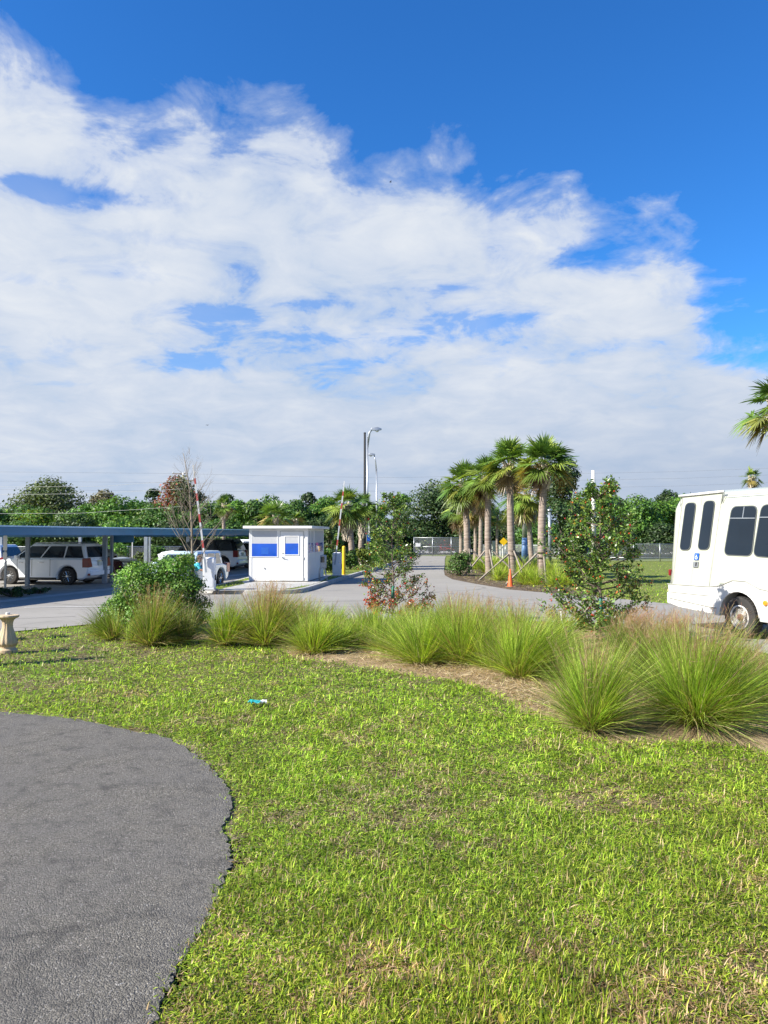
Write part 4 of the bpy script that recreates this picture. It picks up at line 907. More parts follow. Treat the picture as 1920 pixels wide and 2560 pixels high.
# bare tree: recursive branching
def bare_tree(label, X0, Y0, H, seed):
    rr = random.Random(seed); t = thing('bare_tree', label, 'tree', (X0, Y0, 0)); tr = MB(); br = MB()
    tp = [(0, 0, 0), (.02, 0, H*.2), (-.02, .02, H*.4), (-.04, 0, H*.6), (-.10, .02, H*.8), (-.24, 0, H)]
    tr.tube(tp, [.042, .038, .031, .022, .013, .004], 8); tr.build('trunk', M_twig, t, True)
    def grow(p, d, L, r, lv):
        pts = [p]; dd = d.copy(); n = 4
        for k in range(n):
            dd = dd+Vector((rr.gauss(0, .12), rr.gauss(0, .12), rr.gauss(0, .06)+.10)); dd.normalize(); pts.append(pts[-1]+dd*L/n)
        br.tube([tuple(q) for q in pts], [r*(1-.7*k/n) for k in range(n+1)], 5 if lv < 2 else 4, False)
        if lv < 3:
            for k in range(rr.randint(3, 5) if lv < 2 else 3):
                f = rr.uniform(.25, .95)*n; i = min(n-1, int(f)); q = pts[i].lerp(pts[i+1], f-i)
                nd_ = dd.copy(); ax = Vector((rr.gauss(0, 1), rr.gauss(0, 1), rr.gauss(0, .5))); nd_ = (nd_+ax.normalized()*rr.uniform(.5, .9)).normalized()
                grow(q, nd_, L*rr.uniform(.4, .62), r*.5, lv+1)
    for i in range(30):
        f = .36+.60*i/30; a = i*2.4+rr.uniform(-.4, .4); z = H*f; k = min(4, int(f*5)); p = Vector(tp[k]).lerp(Vector(tp[k+1]), f*5-k)
        L = (1.45*(1-f)**.8+.22)*rr.uniform(.65, 1.1)
        grow(p, Vector((math.cos(a)*.9, math.sin(a)*.9, .35+f*1.4)).normalized(), L, .012*(1.2-f), 1)
    br.build('branches', M_twig, t, True); return t
M_twig = paint('twig', (.27, .22, .165), .85, var=.3, vs=9)
bt = at(482, 1500, 17.3); bare_tree('leafless young tree rising out of the vine bush', float(bt[0]), 17.3, 3.95, 5)

# hedges by the booth and shrubs near the palms
def shrub(label, cx, by, ty, hw, pal, seed, n=2500, leaf=.09, group=None, z=0.0, mix=None, name='shrub'):
    rg = np.random.default_rng(seed); b = gnd(cx, by, z); Y0 = float(b[1]); H = float(at(cx, ty, Y0)[2])-z; w_ = hw/F*Y0
    t = thing(name, label, 'shrub', (float(b[0]), Y0, z), 0, group); lb = []
    for i in range(14):
        q = rg.uniform(.28, .45)*min(H, w_*1.3); zf = rg.random(); lb.append((np.array([rg.uniform(-1, 1)*(w_-q*.7)*(1-.35*zf), rg.uniform(-1, 1)*w_*.5, q*.6+(H-q*1.5)*zf]), np.array([q, q, q*.9])))
    crown('leaves', lb, n, leaf, pal, rg, t, zmin=.0, mix=mix)
    m = MB()
    for i in range(6):
        a = rg.uniform(0, 6.28); m.tube([(math.cos(a)*.05, math.sin(a)*.05, 0), (math.cos(a)*w_*.5, math.sin(a)*w_*.4, H*.7)], [.02, .006], 5)
    m.build('stems', M_bark, t, True); return t
HG = 'hedge shrubs behind the booth'
for i, (cx, by, ty, hw, pal, lab) in enumerate([(822, 1425, 1320, 16, 'olive', 'narrow reddish-tipped shrub right behind the booth corner'), (846, 1424, 1330, 22, 'mid', 'upright shrub behind the right barrier cabinet'), (815, 1432, 1365, 22, 'mid', 'low shrub touching the booth wall'), (874, 1424, 1372, 24, 'mid', 'low shrub right of the yellow bollard'), (905, 1420, 1368, 26, 'yellow', 'yellow-green shrub at the foot of the small palms'), (935, 1414, 1352, 26, 'bright', 'bright shrub left behind the middle berry tree'), (962, 1408, 1358, 22, 'mid', 'green shrub behind the middle berry tree'), (986, 1402, 1366, 18, 'bright', 'farthest small shrub of the booth hedge')]):
    shrub(lab, cx, by, ty, hw, pal, 600+i, 2600, .12, HG, z=.13, mix=('rust', mixf(.05)) if i == 0 else ('yellow', mixf(.15)))
shrub('grey-green rounded shrub at the left foot of the palm group', 1148, 1440, 1378, 36, 'mid', 620, 4200, .10, mix=('dull', mixf(.2)))
shrub('dark shrub among the palm trunks', 1305, 1404, 1378, 20, 'dark', 621, 1200, .12)
shrub('dark low plant by the left carport post', 30, 1492, 1466, 60, 'dark', 622, 1600, .09, 'low plants under the carport edge')
shrub('low plant under the carport edge right of the first one', 100, 1484, 1468, 32, 'dark', 623, 900, .08, 'low plants under the carport edge')
for i, (cx, by, ty, hw, pal, lab) in enumerate([(355, 1412, 1378, 22, 'olive', 'low bush on the verge left of the grey carport post'), (395, 1412, 1360, 24, 'mid', 'bush on the verge behind the carport posts'), (296, 1400, 1358, 30, 'bright', 'bright bush behind the dark red car'), (1455, 1404, 1382, 26, 'olive', 'low bush on the grass behind the larger berry tree'), (1560, 1398, 1378, 20, 'mid', 'small bush in front of the far fence by the berry tree')]):
    shrub(lab, cx, by, ty, hw, pal, 640+i, 1400, .16, 'bushes along the far verge')

for (cx, by, ty, hw, lab) in ((-138, 1670, 1386, 38, 'nearer of two unseen slender shrubs added past the left edge to cast a lawn shadow'), (-165, 1609, 1372, 33, 'farther of two unseen slender shrubs added past the left edge to cast a lawn shadow')):  # unseen shrubs, added to throw shadow streaks across the lawn
    shrub(lab, cx, by, ty, hw, 'mid', cx*-1, 2600, .08, 'unseen slender shrubs added to cast shadows on the lawn', z=-.03)
# ------------------------------------------------------------------ man-made things
M_bwhite = paint('booth_white', (.72, .72, .71), .45, var=.04, vs=2, dirt=(.50, .46, .38), dirt_amt=.28)
M_bluefilm = paint('blue_window', (.008, .085, .50), .12, var=.25, vs=1.5, coat=.6)
M_blind = paint('window_blind', (.46, .47, .485), .5, var=.05)
M_darkglass = paint('dark_glass', (.022, .026, .032), .06, var=.2, vs=1, spec=.9)
M_chrome = paint('chrome', (.65, .66, .68), .2, metal=1.0, var=.1)
M_steel = paint('galvanised_steel', (.42, .44, .46), .4, metal=.7, var=.15, vs=4)
M_greypost = paint('grey_post', (.30, .34, .38), .45, metal=.3, var=.15, vs=5, dirt=(.2, .2, .2), dirt_amt=.3)
M_cabinet = paint('cabinet_white', (.70, .71, .72), .4, var=.06, dirt=(.4, .38, .34), dirt_amt=.25)
M_armwhite = paint('arm_white', (.55, .56, .56), .4, var=.1)
M_red = paint('reflective_red', (.40, .06, .055), .4, var=.2)
M_yellow = paint('safety_yellow', (.75, .47, .01), .45, var=.1, dirt=(.3, .2, .02), dirt_amt=.2)
M_black = paint('black_rubber', (.018, .018, .018), .7, var=.3)
M_blackpole = paint('black_pole', (.035, .034, .035), .45, var=.2)
M_roofblue = paint('carport_blue', (.055, .20, .35), .35, metal=.1, var=.12, vs=2, dirt=(.12, .16, .22), dirt_amt=.4)
M_rooftop = paint('carport_top', (.50, .70, .85), .35, metal=.1, var=.12)
M_carwhite = paint('car_white', (.86, .89, .93), .22, var=.03, coat=1.0)
M_cardark = paint('car_maroon', (.035, .008, .012), .15, var=.1, coat=1.0)
M_carblue = paint('car_pale_blue', (.42, .52, .58), .2, var=.05, coat=1.0)
M_carblack = paint('car_black', (.012, .012, .014), .15, var=.1, coat=1.0)
M_carred = paint('car_red', (.45, .01, .015), .2, var=.1, coat=1.0)
M_tyre = paint('tyre', (.030, .028, .027), .85, var=.3, dirt=(.10, .08, .06), dirt_amt=.5)
M_rim = paint('alloy_rim', (.60, .61, .62), .25, metal=.8, var=.08)
M_tail = paint('tail_light', (.20, .006, .008), .3, var=.2, coat=.2)
M_headl = paint('head_light', (.55, .58, .60), .1, metal=.4, var=.2, coat=1.0)
M_plate = paint('number_plate', (.55, .58, .52), .5, var=.1)
M_platetxt = paint('plate_lettering', (.05, .16, .10), .5)
M_amber = paint('amber_lamp', (.75, .28, .02), .25, coat=1.0)

# ---------- generic car, local +x = forward, origin under the rear axle centre line middle
def car(label, cat, loc, rotz, body, mat, L=4.6, Wd=1.85, H=1.7, wb=2.65, belt=1.02, hood=1.0, roof=(.2, .55, .25, .9), style='suv', wr=.37, group='parked and passing cars', rack=False, plate=True, roofmat=None, name='parked_car', two_tone=None):
    t = thing(name, label, cat, loc, rotz, group)
    x0, x1 = -L/2, L/2; ra, fa = -wb/2-.05, wb/2-.05+.0; zc = .22; hw = Wd/2
    def arch(cx, r): return [(cx+r*math.cos(a), wr+r*math.sin(a)) for a in [R(180-k*180/10) for k in range(11)]]
    ar = wr+.075
    poly = [(x0+.10, zc+.12), (x0+.3, zc)]+[(ra-ar, zc)]+arch(ra, ar)+[(ra+ar, zc), (fa-ar, zc)]+arch(fa, ar)+[(fa+ar, zc), (x1-.25, zc), (x1-.05, zc+.15), (x1, .55), (x1-.05, hood-.22), (x1-.25, hood-.08), (x1-.9, hood+.02)]
    xc = x1-1.25 if style != 'sedan' else x1-1.15
    poly += [(xc, belt+.02), (x0+.12, belt+.02), (x0+.03, belt-.15), (x0, .62)] if style != 'sedan' else [(xc, belt), (x0+.75, belt), (x0+.12, belt-.02), (x0, belt-.25), (x0, .6)]
    m = MB(); m.prism([(x, -hw, z) for x, z in poly], (0, 2*hw, 0)); m.build('body', mat, t, bevel=.07)
    # cabin
    bi = hw-.06; ri = hw-.26; f0, f1, f2, f3 = xc+.05, xc-roof[0]-.55, x0+roof[3]-.55, x0+.12 if style != 'sedan' else x0+.55
    zb = belt-.01; zr = H-.05
    bot = [(f3, -bi, zb), (f0, -bi, zb), (f0+.12, 0, zb), (f0, bi, zb), (f3, bi, zb), (f3-.06, 0, zb)]
    top = [(f2, -ri, zr), (f1, -ri, zr), (f1+.08, 0, zr+.02), (f1, ri, zr), (f2, ri, zr), (f2-.03, 0, zr+.01)]
    top2 = [(p[0]*.97, p[1]*.9, p[2]+.05) for p in top]
    m = MB(); m.loft([bot, top, top2]); m.build('cabin', roofmat or mat, t, bevel=.03)
    def sp(u, v, sd, o=.006):   # u along belt 0 rear..1 front, v up
        a = np.array([f3+(f0-f3)*u, bi*sd, zb]); b = np.array([f2+(f1-f2)*u, ri*sd, zr]); p = a*(1-v)+b*v
        return (p[0], p[1]+sd*o, p[2]+o*.3)
    segs = [(.04, .30), (.315, .62), (.635, .97)] if style != 'sedan' else [(.06, .24), (.27, .58), (.61, .97)]
    for sd in (-1, 1):
        for (a, b) in segs:
            m = MB(); pl = [sp(a, .08, sd), sp(b, .08, sd), sp(b-(.0 if b < .9 else .0), .90, sd), sp(a+.02, .90, sd)]
            m.prism(pl, (0, -sd*.012, 0)); m.build('window', M_darkglass, t)
    def quad(name, c4, off, mt):
        m = MB(); m.prism(c4, off); return m.build(name, mt, t)
    def lerp(a, b, f): return tuple(np.array(a)*(1-f)+np.array(b)*f)
    for (nm, bl, br_, tl, tr_, ox) in (('windshield', bot[1], bot[3], top[1], top[3], .13), ('rear_window', bot[0], bot[4], top[0], top[4], -.07)):
        a = lerp(lerp(bl, br_, .06), lerp(tl, tr_, .06), .12); b = lerp(lerp(bl, br_, .94), lerp(tl, tr_, .94), .12); c = lerp(lerp(bl, br_, .92), lerp(tl, tr_, .92), .88); d = lerp(lerp(bl, br_, .08), lerp(tl, tr_, .08), .88)
        quad(nm, [(p[0]+ox, p[1], p[2]) for p in (a, b, c, d)], (-ox*.7, 0, -.01), M_darkglass)
    # wheels
    for cx in (ra, fa):
        for sd in (-1, 1):
            m = MB(); y = sd*(hw-.13); m.lathe([(wr*.62, -.11), (wr*.93, -.115), (wr, -.08), (wr, .08), (wr*.93, .115), (wr*.62, .11)], 24, (cx, y, wr), 'y')
            wh = m.build('wheel', M_tyre, t, 40)
            m = MB(); yo = y+sd*.09
            m.lathe([(wr*.66, -.015), (wr*.66, .02), (wr*.60, .02), (wr*.58, 0)], 24, (cx, yo, wr), 'y'); m.lathe([(.05, -.02), (.06, .02), (.03, .03)], 10, (cx, yo+sd*.005, wr), 'y')
            for k in range(10):
                a = 2*math.pi*k/10; m.tube([(cx+.05*math.cos(a), yo+sd*.012, wr+.05*math.sin(a)), (cx+wr*.61*math.cos(a), yo+sd*.008, wr+wr*.61*math.sin(a))], [.020, .028], 4)
            m.build('rim', M_rim, wh)
            m = MB(); m.lathe([(wr*.6, -.03), (wr*.6, -.02)], 16, (cx, yo, wr), 'y'); m.build('brake', M_black, wh)
    # underside, sill, lights, trim
    m = MB(); m.box(x0+.25, -hw+.18, .18, x1-.3, hw-.18, .5); m.build('underbody', M_black, t)
    for sd in (-1, 1):
        y0, y1 = (hw-.05, hw+.012) if sd > 0 else (-hw-.012, -hw+.05)
        m = MB(); m.box(ra+ar+.05, y0, zc+.02, fa-ar-.05, y1, zc+.09); m.build('sill', M_black, t)
        for hx in (-.32, .62):
            m = MB(); m.tube([(hx, sd*(hw+.02), belt-.16), (hx+.2, sd*(hw+.02), belt-.155)], .016, 6); m.build('door_handle', M_chrome, t)
        for hx in (-.62, .22, xc-.22):
            m = MB(); m.box(hx, y0+.001 if sd > 0 else y0+.005, zc+.14, hx+.012, y1-.006 if sd > 0 else y1-.001, belt-.02); m.build('door_seam', M_black, t)
        m = MB(); m.box(f0-.35, sd*(hw+.02)-.10, belt+.0, f0-.18, sd*(hw+.02)+.10, belt+.14); m.build('mirror', roofmat or mat, t, bevel=.03)
        # tail light wraps the corner
        yA, yB = (hw-.30, hw+.014) if sd > 0 else (-hw-.014, -hw+.30)
        m = MB(); m.prism([(x0-.014, yA, belt-.34), (x0-.014, yB, belt-.36), (x0-.014, yB, belt+.02), (x0-.014, (yA+yB)/2, belt+.04)], (.30, 0, .0)); m.build('tail_light', M_tail, t, bevel=.01)
        m = MB(); m.box(x0-.016, min(sd*(hw-.32), sd*(hw-.05)), .40, x0+.12, max(sd*(hw-.32), sd*(hw-.05)), .48); m.build('reflector', M_tail, t)
        yC, yD = (hw-.42, hw-.03) if sd > 0 else (-hw+.03, -hw+.42)
        m = MB(); m.box(x1-.42, yC, hood-.34, x1+.004, yD, hood-.19); m.build('headlight', M_headl, t, bevel=.03)
    m = MB(); m.box(x1-.2, -hw+.45, .50, x1+.012, hw-.45, hood-.20); m.build('grille', M_black, t, bevel=.02)
    m = MB(); m.tube([(x1+.01, -hw+.25, .44), (x1+.03, -hw+.4, .36), (x1+.03, hw-.4, .36), (x1+.01, hw-.25, .44)], .022, 6); m.build('bumper_trim', M_chrome, t)
    m = MB(); m.box(x0-.05, -hw+.12, .38, x0+.25, hw-.12, .60); m.build('rear_bumper', mat, t, bevel=.04)
    if plate:
        m = MB(); m.box(x0-.03, -.16, belt-.30, x0+.02, .16, belt-.13); p = m.build('number_plate', M_plate, t)
        m = MB(); m.box(x0-.02, -.24, belt-.115, x0+.03, .24, belt-.08); m.build('plate_garnish', M_chrome, t)
    if rack:
        for sd in (-1, 1):
            m = MB(); m.tube([(f2+.1, sd*(ri-.03), zr+.04), (f2+.2, sd*(ri-.03), zr+.10), (f1-.2, sd*(ri-.03), zr+.10), (f1-.05, sd*(ri-.03), zr+.04)], .016, 6); m.build('roof_rail', M_steel, t)
    return t
def hd(deg): return R(deg)
# headings: local +x is forward
car('white suv parked under the left part of the blue carport, seen from rear left', 'suv', (-14.62, 33.6, 0), R(171), None, M_carwhite, L=4.75, Wd=1.82, H=1.74, wb=2.68, belt=1.10, hood=1.06, wr=.36, rack=True)
car('dark maroon car facing out beside the middle carport posts', 'car', (-14.9, 39.2, 0), R(-10), None, M_cardark, L=4.5, Wd=1.82, H=1.62, wb=2.65, belt=.98, hood=.95)
car('white suv with a dark reflection coloured onto its roof parked deeper under the carport, right of the bare tree', 'suv', (-11.0, 46.8, 0), R(172), None, M_carwhite, L=5.0, Wd=1.95, H=1.85, wb=2.95, belt=1.16, hood=1.16, wr=.41, rack=True, roofmat=M_carblack)  # black cabin colour stands in for the dark reflection on the roof
car('black car behind the white suv with painted roof reflection, next to the booth', 'car', (-10.0, 50.4, 0), R(172), None, M_carblack, L=4.7, Wd=1.85, H=1.60, belt=1.0)
car('white car far behind the black car at the end of the carport', 'car', (-10.2, 54.4, 0), R(172), None, M_carwhite, L=4.6, Wd=1.85, H=1.8, belt=1.05)
car('white car whose windscreen shows at the far left behind the carport post', 'car', (-19.6, 36.6, 0), R(171), None, M_carwhite, L=4.5, Wd=1.82, H=1.66, belt=1.05)
car('pale blue car behind the vine bush with its driver leaning out', 'car', (-7.86, 30.6, 0), math.atan2(-.98, -.2), None, M_carblue, L=4.4, Wd=1.78, H=1.46, wb=2.62, belt=.92, hood=.86, style='sedan', wr=.33, name='car')
car('red car passing far beyond the chain link fence left of the palms', 'car', (7.6, 93, 0), R(0), None, M_carred, L=4.7, H=1.5, belt=.95, plate=False, name='car')
car('white car beyond the fence seen through the middle berry tree', 'car', (1.6, 88.5, 0), R(180), None, M_carwhite, L=3.9, H=1.75, belt=1.05, plate=False, name='car')

# driver leaning out of the pale blue car
def skin_fig(name, verts, edges, radii, mat, parent):
    me = bpy.data.meshes.new(name); me.from_pydata(verts, edges, []); me.update(); o = link(name, me, parent)
    sk = o.modifiers.new('Skin', 'SKIN'); 
    if not me.skin_vertices: me.skin_vertices.new()
    for i, r in enumerate(radii): me.skin_vertices[0].data[i].radius = (r, r) if not hasattr(r, '__len__') else r
    me.skin_vertices[0].data[0].use_root = True; sk.use_smooth_shade = True
    s = o.modifiers.new('Sub', 'SUBSURF'); s.levels = 1; s.render_levels = 2; me.materials.append(mat); return o
M_skin = paint('skin', (.42, .22, .14), .5, var=.08); M_shirt = paint('turquoise_shirt', (.05, .42, .52), .8, var=.2, vs=12); M_hair = paint('hair', (.10, .05, .025), .7)
pp = at(499, 1405, 29.5); px_, py_ = float(pp[0]), 29.5
t = thing('person', 'driver in a turquoise shirt leaning out of the pale blue car towards the barrier cabinet', 'person', (px_, py_, 0))
V_ = [(-.42, .12, .55), (-.28, .06, .74), (-.12, 0, .92), (-.04, 0, 1.02), (-.0, -.01, 1.10), (.02, -.02, 1.18), (.02, -.03, 1.27),
      (-.02, -.17, .98), (.10, -.24, .78), (.30, -.24, .72), (.36, -.24, .72), (-.06, .17, .98), (.06, .2, .76), (.22, .14, .68), (.28, .13, .68),
      (.42, -.26, .73), (.46, -.265, .725), (.42, -.24, .745), (.465, -.24, .74), (.42, -.22, .735), (.46, -.21, .73), (.41, -.20, .725), (.44, -.19, .72), (.37, -.20, .735), (.40, -.17, .74)]
E_ = [(0, 1), (1, 2), (2, 3), (3, 4), (4, 5), (5, 6), (2, 7), (7, 8), (8, 9), (9, 10), (2, 11), (11, 12), (12, 13), (13, 14), (10, 15), (15, 16), (10, 17), (17, 18), (10, 19), (19, 20), (10, 21), (21, 22), (10, 23), (23, 24)]
Rr = [.14, .15, .15, .06, .055, .085, .075, .062, .045, .034, .034, .062, .045, .034, .035]+[.009, .008]*4+[.01, .009]
skin_fig('body', V_, E_, Rr, M_skin, t)
skin_fig('shirt', V_[:4]+[V_[7], V_[8], V_[11], V_[12]], [(0, 1), (1, 2), (2, 3), (2, 4), (4, 5), (2, 6), (6, 7)], [.155, .165, .165, .07, .078, .06, .078, .06], M_shirt, t)
m = MB(); m.lathe([(.02, 1.325), (.07, 1.315), (.097, 1.27), (.10, 1.22), (.085, 1.17), (.07, 1.14)], 14, (-.01, 0, 0)); m.build('hair', M_hair, t, True)
m = MB()
for sy in (-.035, .035): m.lathe([(.002, .102), (.010, .10), (.010, .09)], 8, (.02, sy-.02, 1.225), 'x')
m.build('eyes', M_black, t)

# ---------- bus
class Face:
    def __init__(s, o, a): s.o = np.array([o[0], o[1], 0.]); s.u = np.array([math.cos(a), math.sin(a), 0]); s.n = np.array([-math.sin(a), math.cos(a), 0]); s.a = a
    def __call__(s, x, y, off=0.0):
        d = ray(x, y); c = np.array([0, 0, CAMZ]); k = (s.o+s.n*off-c).dot(s.n)/d.dot(s.n); p = c+d*k; return float((p-s.o).dot(s.u)), float(p[2])
BO = (6.59, 17.8); BA = math.atan2(-.94, .334); bf = Face(BO, BA)
M_bus = paint('bus_fibreglass', (.45, .47, .39), .35, var=.04, vs=1.2, coat=.4, dirt=(.45, .46, .38), dirt_amt=.22)
M_skirt = paint('bus_skirt_white', (.70, .70, .69), .4, var=.04, vs=2, coat=.3, dirt=(.35, .33, .28), dirt_amt=.3)
M_busrim = paint('painted_rim', (.70, .69, .66), .35, var=.1, dirt=(.25, .16, .10), dirt_amt=.55)
M_busglass = paint('bus_glass', (.012, .020, .032), .05, var=.25, vs=.7, spec=.38)
M_gasket = paint('window_gasket', (.10, .11, .11), .5)
M_seam = paint('panel_seam', (.34, .345, .31), .7)
M_rust = paint('rusty_hub', (.17, .085, .06), .8, var=.4, vs=20)
M_blue = paint('sign_blue', (.01, .10, .50), .4); M_signwhite = paint('sign_white', (.8, .8, .8), .4)
bus = thing('minibus', 'white minibus with a wheelchair sign beside its lift door, parked at right', 'minibus', (BO[0], BO[1], 0), BA)
lean = lambda z: 0.0 if z < 1.1 else .085*(z-1.1)+.02*max(0, z-2.5)**2*3
BW = 2.3; BL = 5.3
def ring(s, sc=1.0, dz=0.0, inset=0.0):
    pr = [(0+inset, .95), (0+inset, 1.1), (lean(1.9)+inset, 1.9), (lean(2.75)+inset, 2.75+dz*.6), (.23+inset, 2.93+dz), (.33+inset, 3.02+dz), (.55, 3.09+dz), (1.15, 3.14+dz)]
    return [(s, y, z) for y, z in pr]+[(s, BW-y, z) for y, z in pr[-2::-1]]
m = MB(); m.loft([ring(.0, dz=-.16, inset=.10), ring(.05, dz=-.08, inset=.03), ring(.14, dz=-.03), ring(.6, dz=0), ring(2.5), ring(BL, dz=.02)]); body = m.build('body', M_bus, bus, 50)
# skirt with wheel arch
wc = bf(1850, 1540); wx = wc[0]; WR = .42; wz = .42
def sk(x, y): return bf(x, y)
arc = [(wx+.53*math.cos(a), wz+.03+.50*math.sin(a)) for a in [R(180-180*k/14) for k in range(15)]]
fx = BL+.55
out = [(.03, .62), (.10, .52), (.35, .47), (wx-.62, .40), (wx-.53, .40)]+arc+[(wx+.53, .38), (fx-.53, .36)]+[(fx+.48*math.cos(R(180-18*k)), wz+.46*math.sin(R(180-18*k))) for k in range(11)]+[(fx+.5, .40), (fx+.95, .42), (fx+1.0, .75)]
topl = [(BL, 1.02), (wx+.9, 1.00), (wx+.55, 1.04), (wx+.2, 1.17), (wx-.15, 1.17), (wx-.5, 1.04), (wx-.8, 1.00), (0.0, .98)]
m = MB(); m.prism([(x, -.035, z) for x, z in out+[(fx+.9, .98), (BL+.1, 1.0)]+topl[1:]], (0, BW+.07, 0)); m.build('skirt', M_skirt, bus, bevel=.02)
m = MB(); m.tube([(x, -.04, z) for x, z in [(p[0], p[1]-.005) for p in topl]], .013, 6); m.build('skirt_trim', M_seam, bus)
m = MB(); m.tube([(.06, -.045, .66), (wx-.62, -.04, .55)], .012, 6); m.tube([(.02, -.045, .80), (wx-.8, -.045, .80)], .008, 6); m.build('skirt_crease', M_seam, bus)
m = MB(); m.tube([(p[0], -.028, p[1]) for p in arc], .02, 6); m.build('wheel_arch_lip', M_skirt, bus, True)
m = MB(); m.box(.2, .25, .45, BL-.1, BW-.25, .95); m.build('chassis', M_black, bus)
# rear cap groove + bumper
m = MB(); m.box(-.16, .05, .50, .06, BW-.05, .80); m.build('rear_bumper', M_skirt, bus, bevel=.05)
def lean_panel(name, pts, mt, o0=-.006, th=.012, parent=bus):
    """pts (s,z) on the leaning wall"""
    m = MB(); m.prism([(s, lean(z)+o0, z) for s, z in pts], (0, th, 0)); return m.build(name, mt, parent)
def quadpx(c, r=.0, n=6):
    P = [np.array(bf(*p)) for p in c]     # tl tr br bl
    if r == 0: return [tuple(p) for p in P]
    o = []
    for i in range(4):
        a, b, c_ = P[i-1], P[i], P[(i+1) % 4]; u = norm(a-b); v = norm(c_-b)
        for k in range(n+1):
            f = k/n; p0 = b+u*r; p1 = b+v*r; o.append(tuple(p0*(1-f)**2+2*b*f*(1-f)+p1*f*f))
    return o
def grow_q(c, d): (a, b, e, f) = c; return [(a[0]-d, a[1]-d), (b[0]+d, b[1]-d), (e[0]+d, e[1]+d), (f[0]-d, f[1]+d)]
def buswin(c, r, slider, glassname='window'):
    fr = lean_panel(glassname, quadpx(grow_q(c, 2.2), r+.02), M_gasket, -.012, .02)
    lean_panel('pane', quadpx(c, r), M_busglass, -.016, .01, fr)
    if slider:
        (a, b, e, f) = c; yl = a[1]+(f[1]-a[1])*.24; yr = b[1]+(e[1]-b[1])*.245; xl = a[0]+(f[0]-a[0])*.24; xr = b[0]+(e[0]-b[0])*.24
        m = MB(); p0 = bf(xl, yl); p1 = bf(xr, yr); mm = bf((a[0]+b[0])/2, (a[1]+b[1])/2); m2 = bf((xl+xr)/2, (yl+yr)/2)
        m.tube([(p0[0], lean(p0[1])-.02, p0[1]), (p1[0], lean(p1[1])-.02, p1[1])], .012, 5); m.tube([(mm[0], lean(mm[1])-.02, mm[1]), (m2[0], lean(m2[1])-.02, m2[1])], .010, 5)
        m.build('slider_bar', M_greypost, fr)
buswin([(1819, 1267), (1880, 1265), (1874, 1389), (1807, 1386)], .13, True)
buswin([(1893, 1263), (1962, 1259), (1958, 1396), (1880, 1389)], .13, True)
# farther windows repeat along the wall outside the picture
(sa, z0b), (sb, z1b) = bf(1893, 1263), bf(1962, 1394)
for k in (1, 2):
    dx = k*(sb-sa+.16)
    if sb+dx < BL-.1:
        fr = lean_panel('window', [(s+dx, z) for s, z in rrect(sa, z1b, sb, z0b, .12)], M_gasket, -.012, .02); lean_panel('pane', [(s+dx, z) for s, z in rrect(sa+.03, z1b+.03, sb-.03, z0b-.03, .1)], M_busglass, -.016, .01, fr)
# lift door
dq = [(1693, 1239), (1791, 1230), (1773, 1472), (1682, 1463)]
door = lean_panel('lift_door', quadpx(dq), M_bus, -.010, .03)
def edge_tube(c, r, mt, nm, par=bus, off=-.014):
    m = MB(); P = [bf(*p) for p in c]; P.append(P[0]); 
    for i in range(len(P)-1): m.tube([(P[i][0], lean(P[i][1])+off, P[i][1]), (P[i+1][0], lean(P[i+1][1])+off, P[i+1][1])], r, 5)
    return m.build(nm, mt, par)
edge_tube(dq, .009, M_seam, 'door_seal', door)
m = MB(); a = bf(1741, 1236); b = bf(1727, 1468); m.tube([(a[0], lean(a[1])-.012, a[1]), (b[0], -.012, b[1])], .004, 5); m.build('door_seam', M_seam, door)
for c in ([(1703, 1258), (1727, 1257), (1720, 1374), (1696, 1374)], [(1749, 1253), (1774, 1252), (1767, 1373), (1741, 1373)]):
    fr = lean_panel('window', quadpx(grow_q(c, 1.6), .125), M_gasket, -.018, .02, door); lean_panel('pane', quadpx(c, .115), M_busglass, -.022, .01, fr)
m = MB(); a = bf(1685, 1240); b = bf(1796, 1228); m.box(a[0], lean(2.9)-.06, 0, a[0]+.01, 0, .01) if False else None
m.tube([(a[0], lean(a[1])-.03, a[1]), (b[0], lean(b[1])-.03, b[1])], .03, 6); m.build('rain_gutter', M_skirt, bus, True)
m = MB(); a = bf(1796, 1240); b = bf(1930, 1229); m.tube([(a[0], lean(a[1])-.004, a[1]), (b[0], lean(b[1])-.004, b[1])], .007, 5); m.build('roof_seam', M_seam, bus)
for (xt, yt, xb, yb) in ((1795, 1232, 1778, 1474), (1688, 1241, 1677, 1462)):
    m = MB(); a = bf(xt, yt); b = bf(xb, yb); m.tube([(a[0], lean(a[1])-.004, a[1]), (b[0], lean(b[1])-.004, b[1])], .008, 5); m.build('body_seam', M_seam, bus)
# wheelchair sign and latch
sg = [(1734, 1383), (1745, 1383), (1744, 1400), (1733, 1400)]
sp_ = lean_panel('wheelchair_sign', quadpx(sg), M_blue, -.022, .008, door)
s0, z0s = bf(1733.5, 1400); s1, z1s = bf(1744.5, 1383); cs = (s0+s1)/2; hs_ = (z1s-z0s); zc_ = z0s+hs_*.5; k_ = hs_/2.4
def Ls(pts, r): m.tube([(cs+p[0]*k_, lean(1.7)-.028, zc_+p[1]*k_) for p in pts], r, 5)
m = MB(); Ls([(-.05, .75), (-.05, .7)], .022); Ls([(-.05, .5), (-.03, -.1), (.32, -.12), (.45, -.6), (.6, -.6)], .010); Ls([(-.04, .25), (.28, .22)], .009)
Ls([(-.10+.48*math.cos(R(a)), -.38+.48*math.sin(R(a))) for a in range(120, 350, 20)], .009)
m.build('wheelchair_symbol', M_signwhite, sp_)
lt = lean_panel('door_latch', quadpx([(1732, 1404), (1744.5, 1404), (1744, 1418), (1731.5, 1418)]), M_steel, -.024, .012, door)
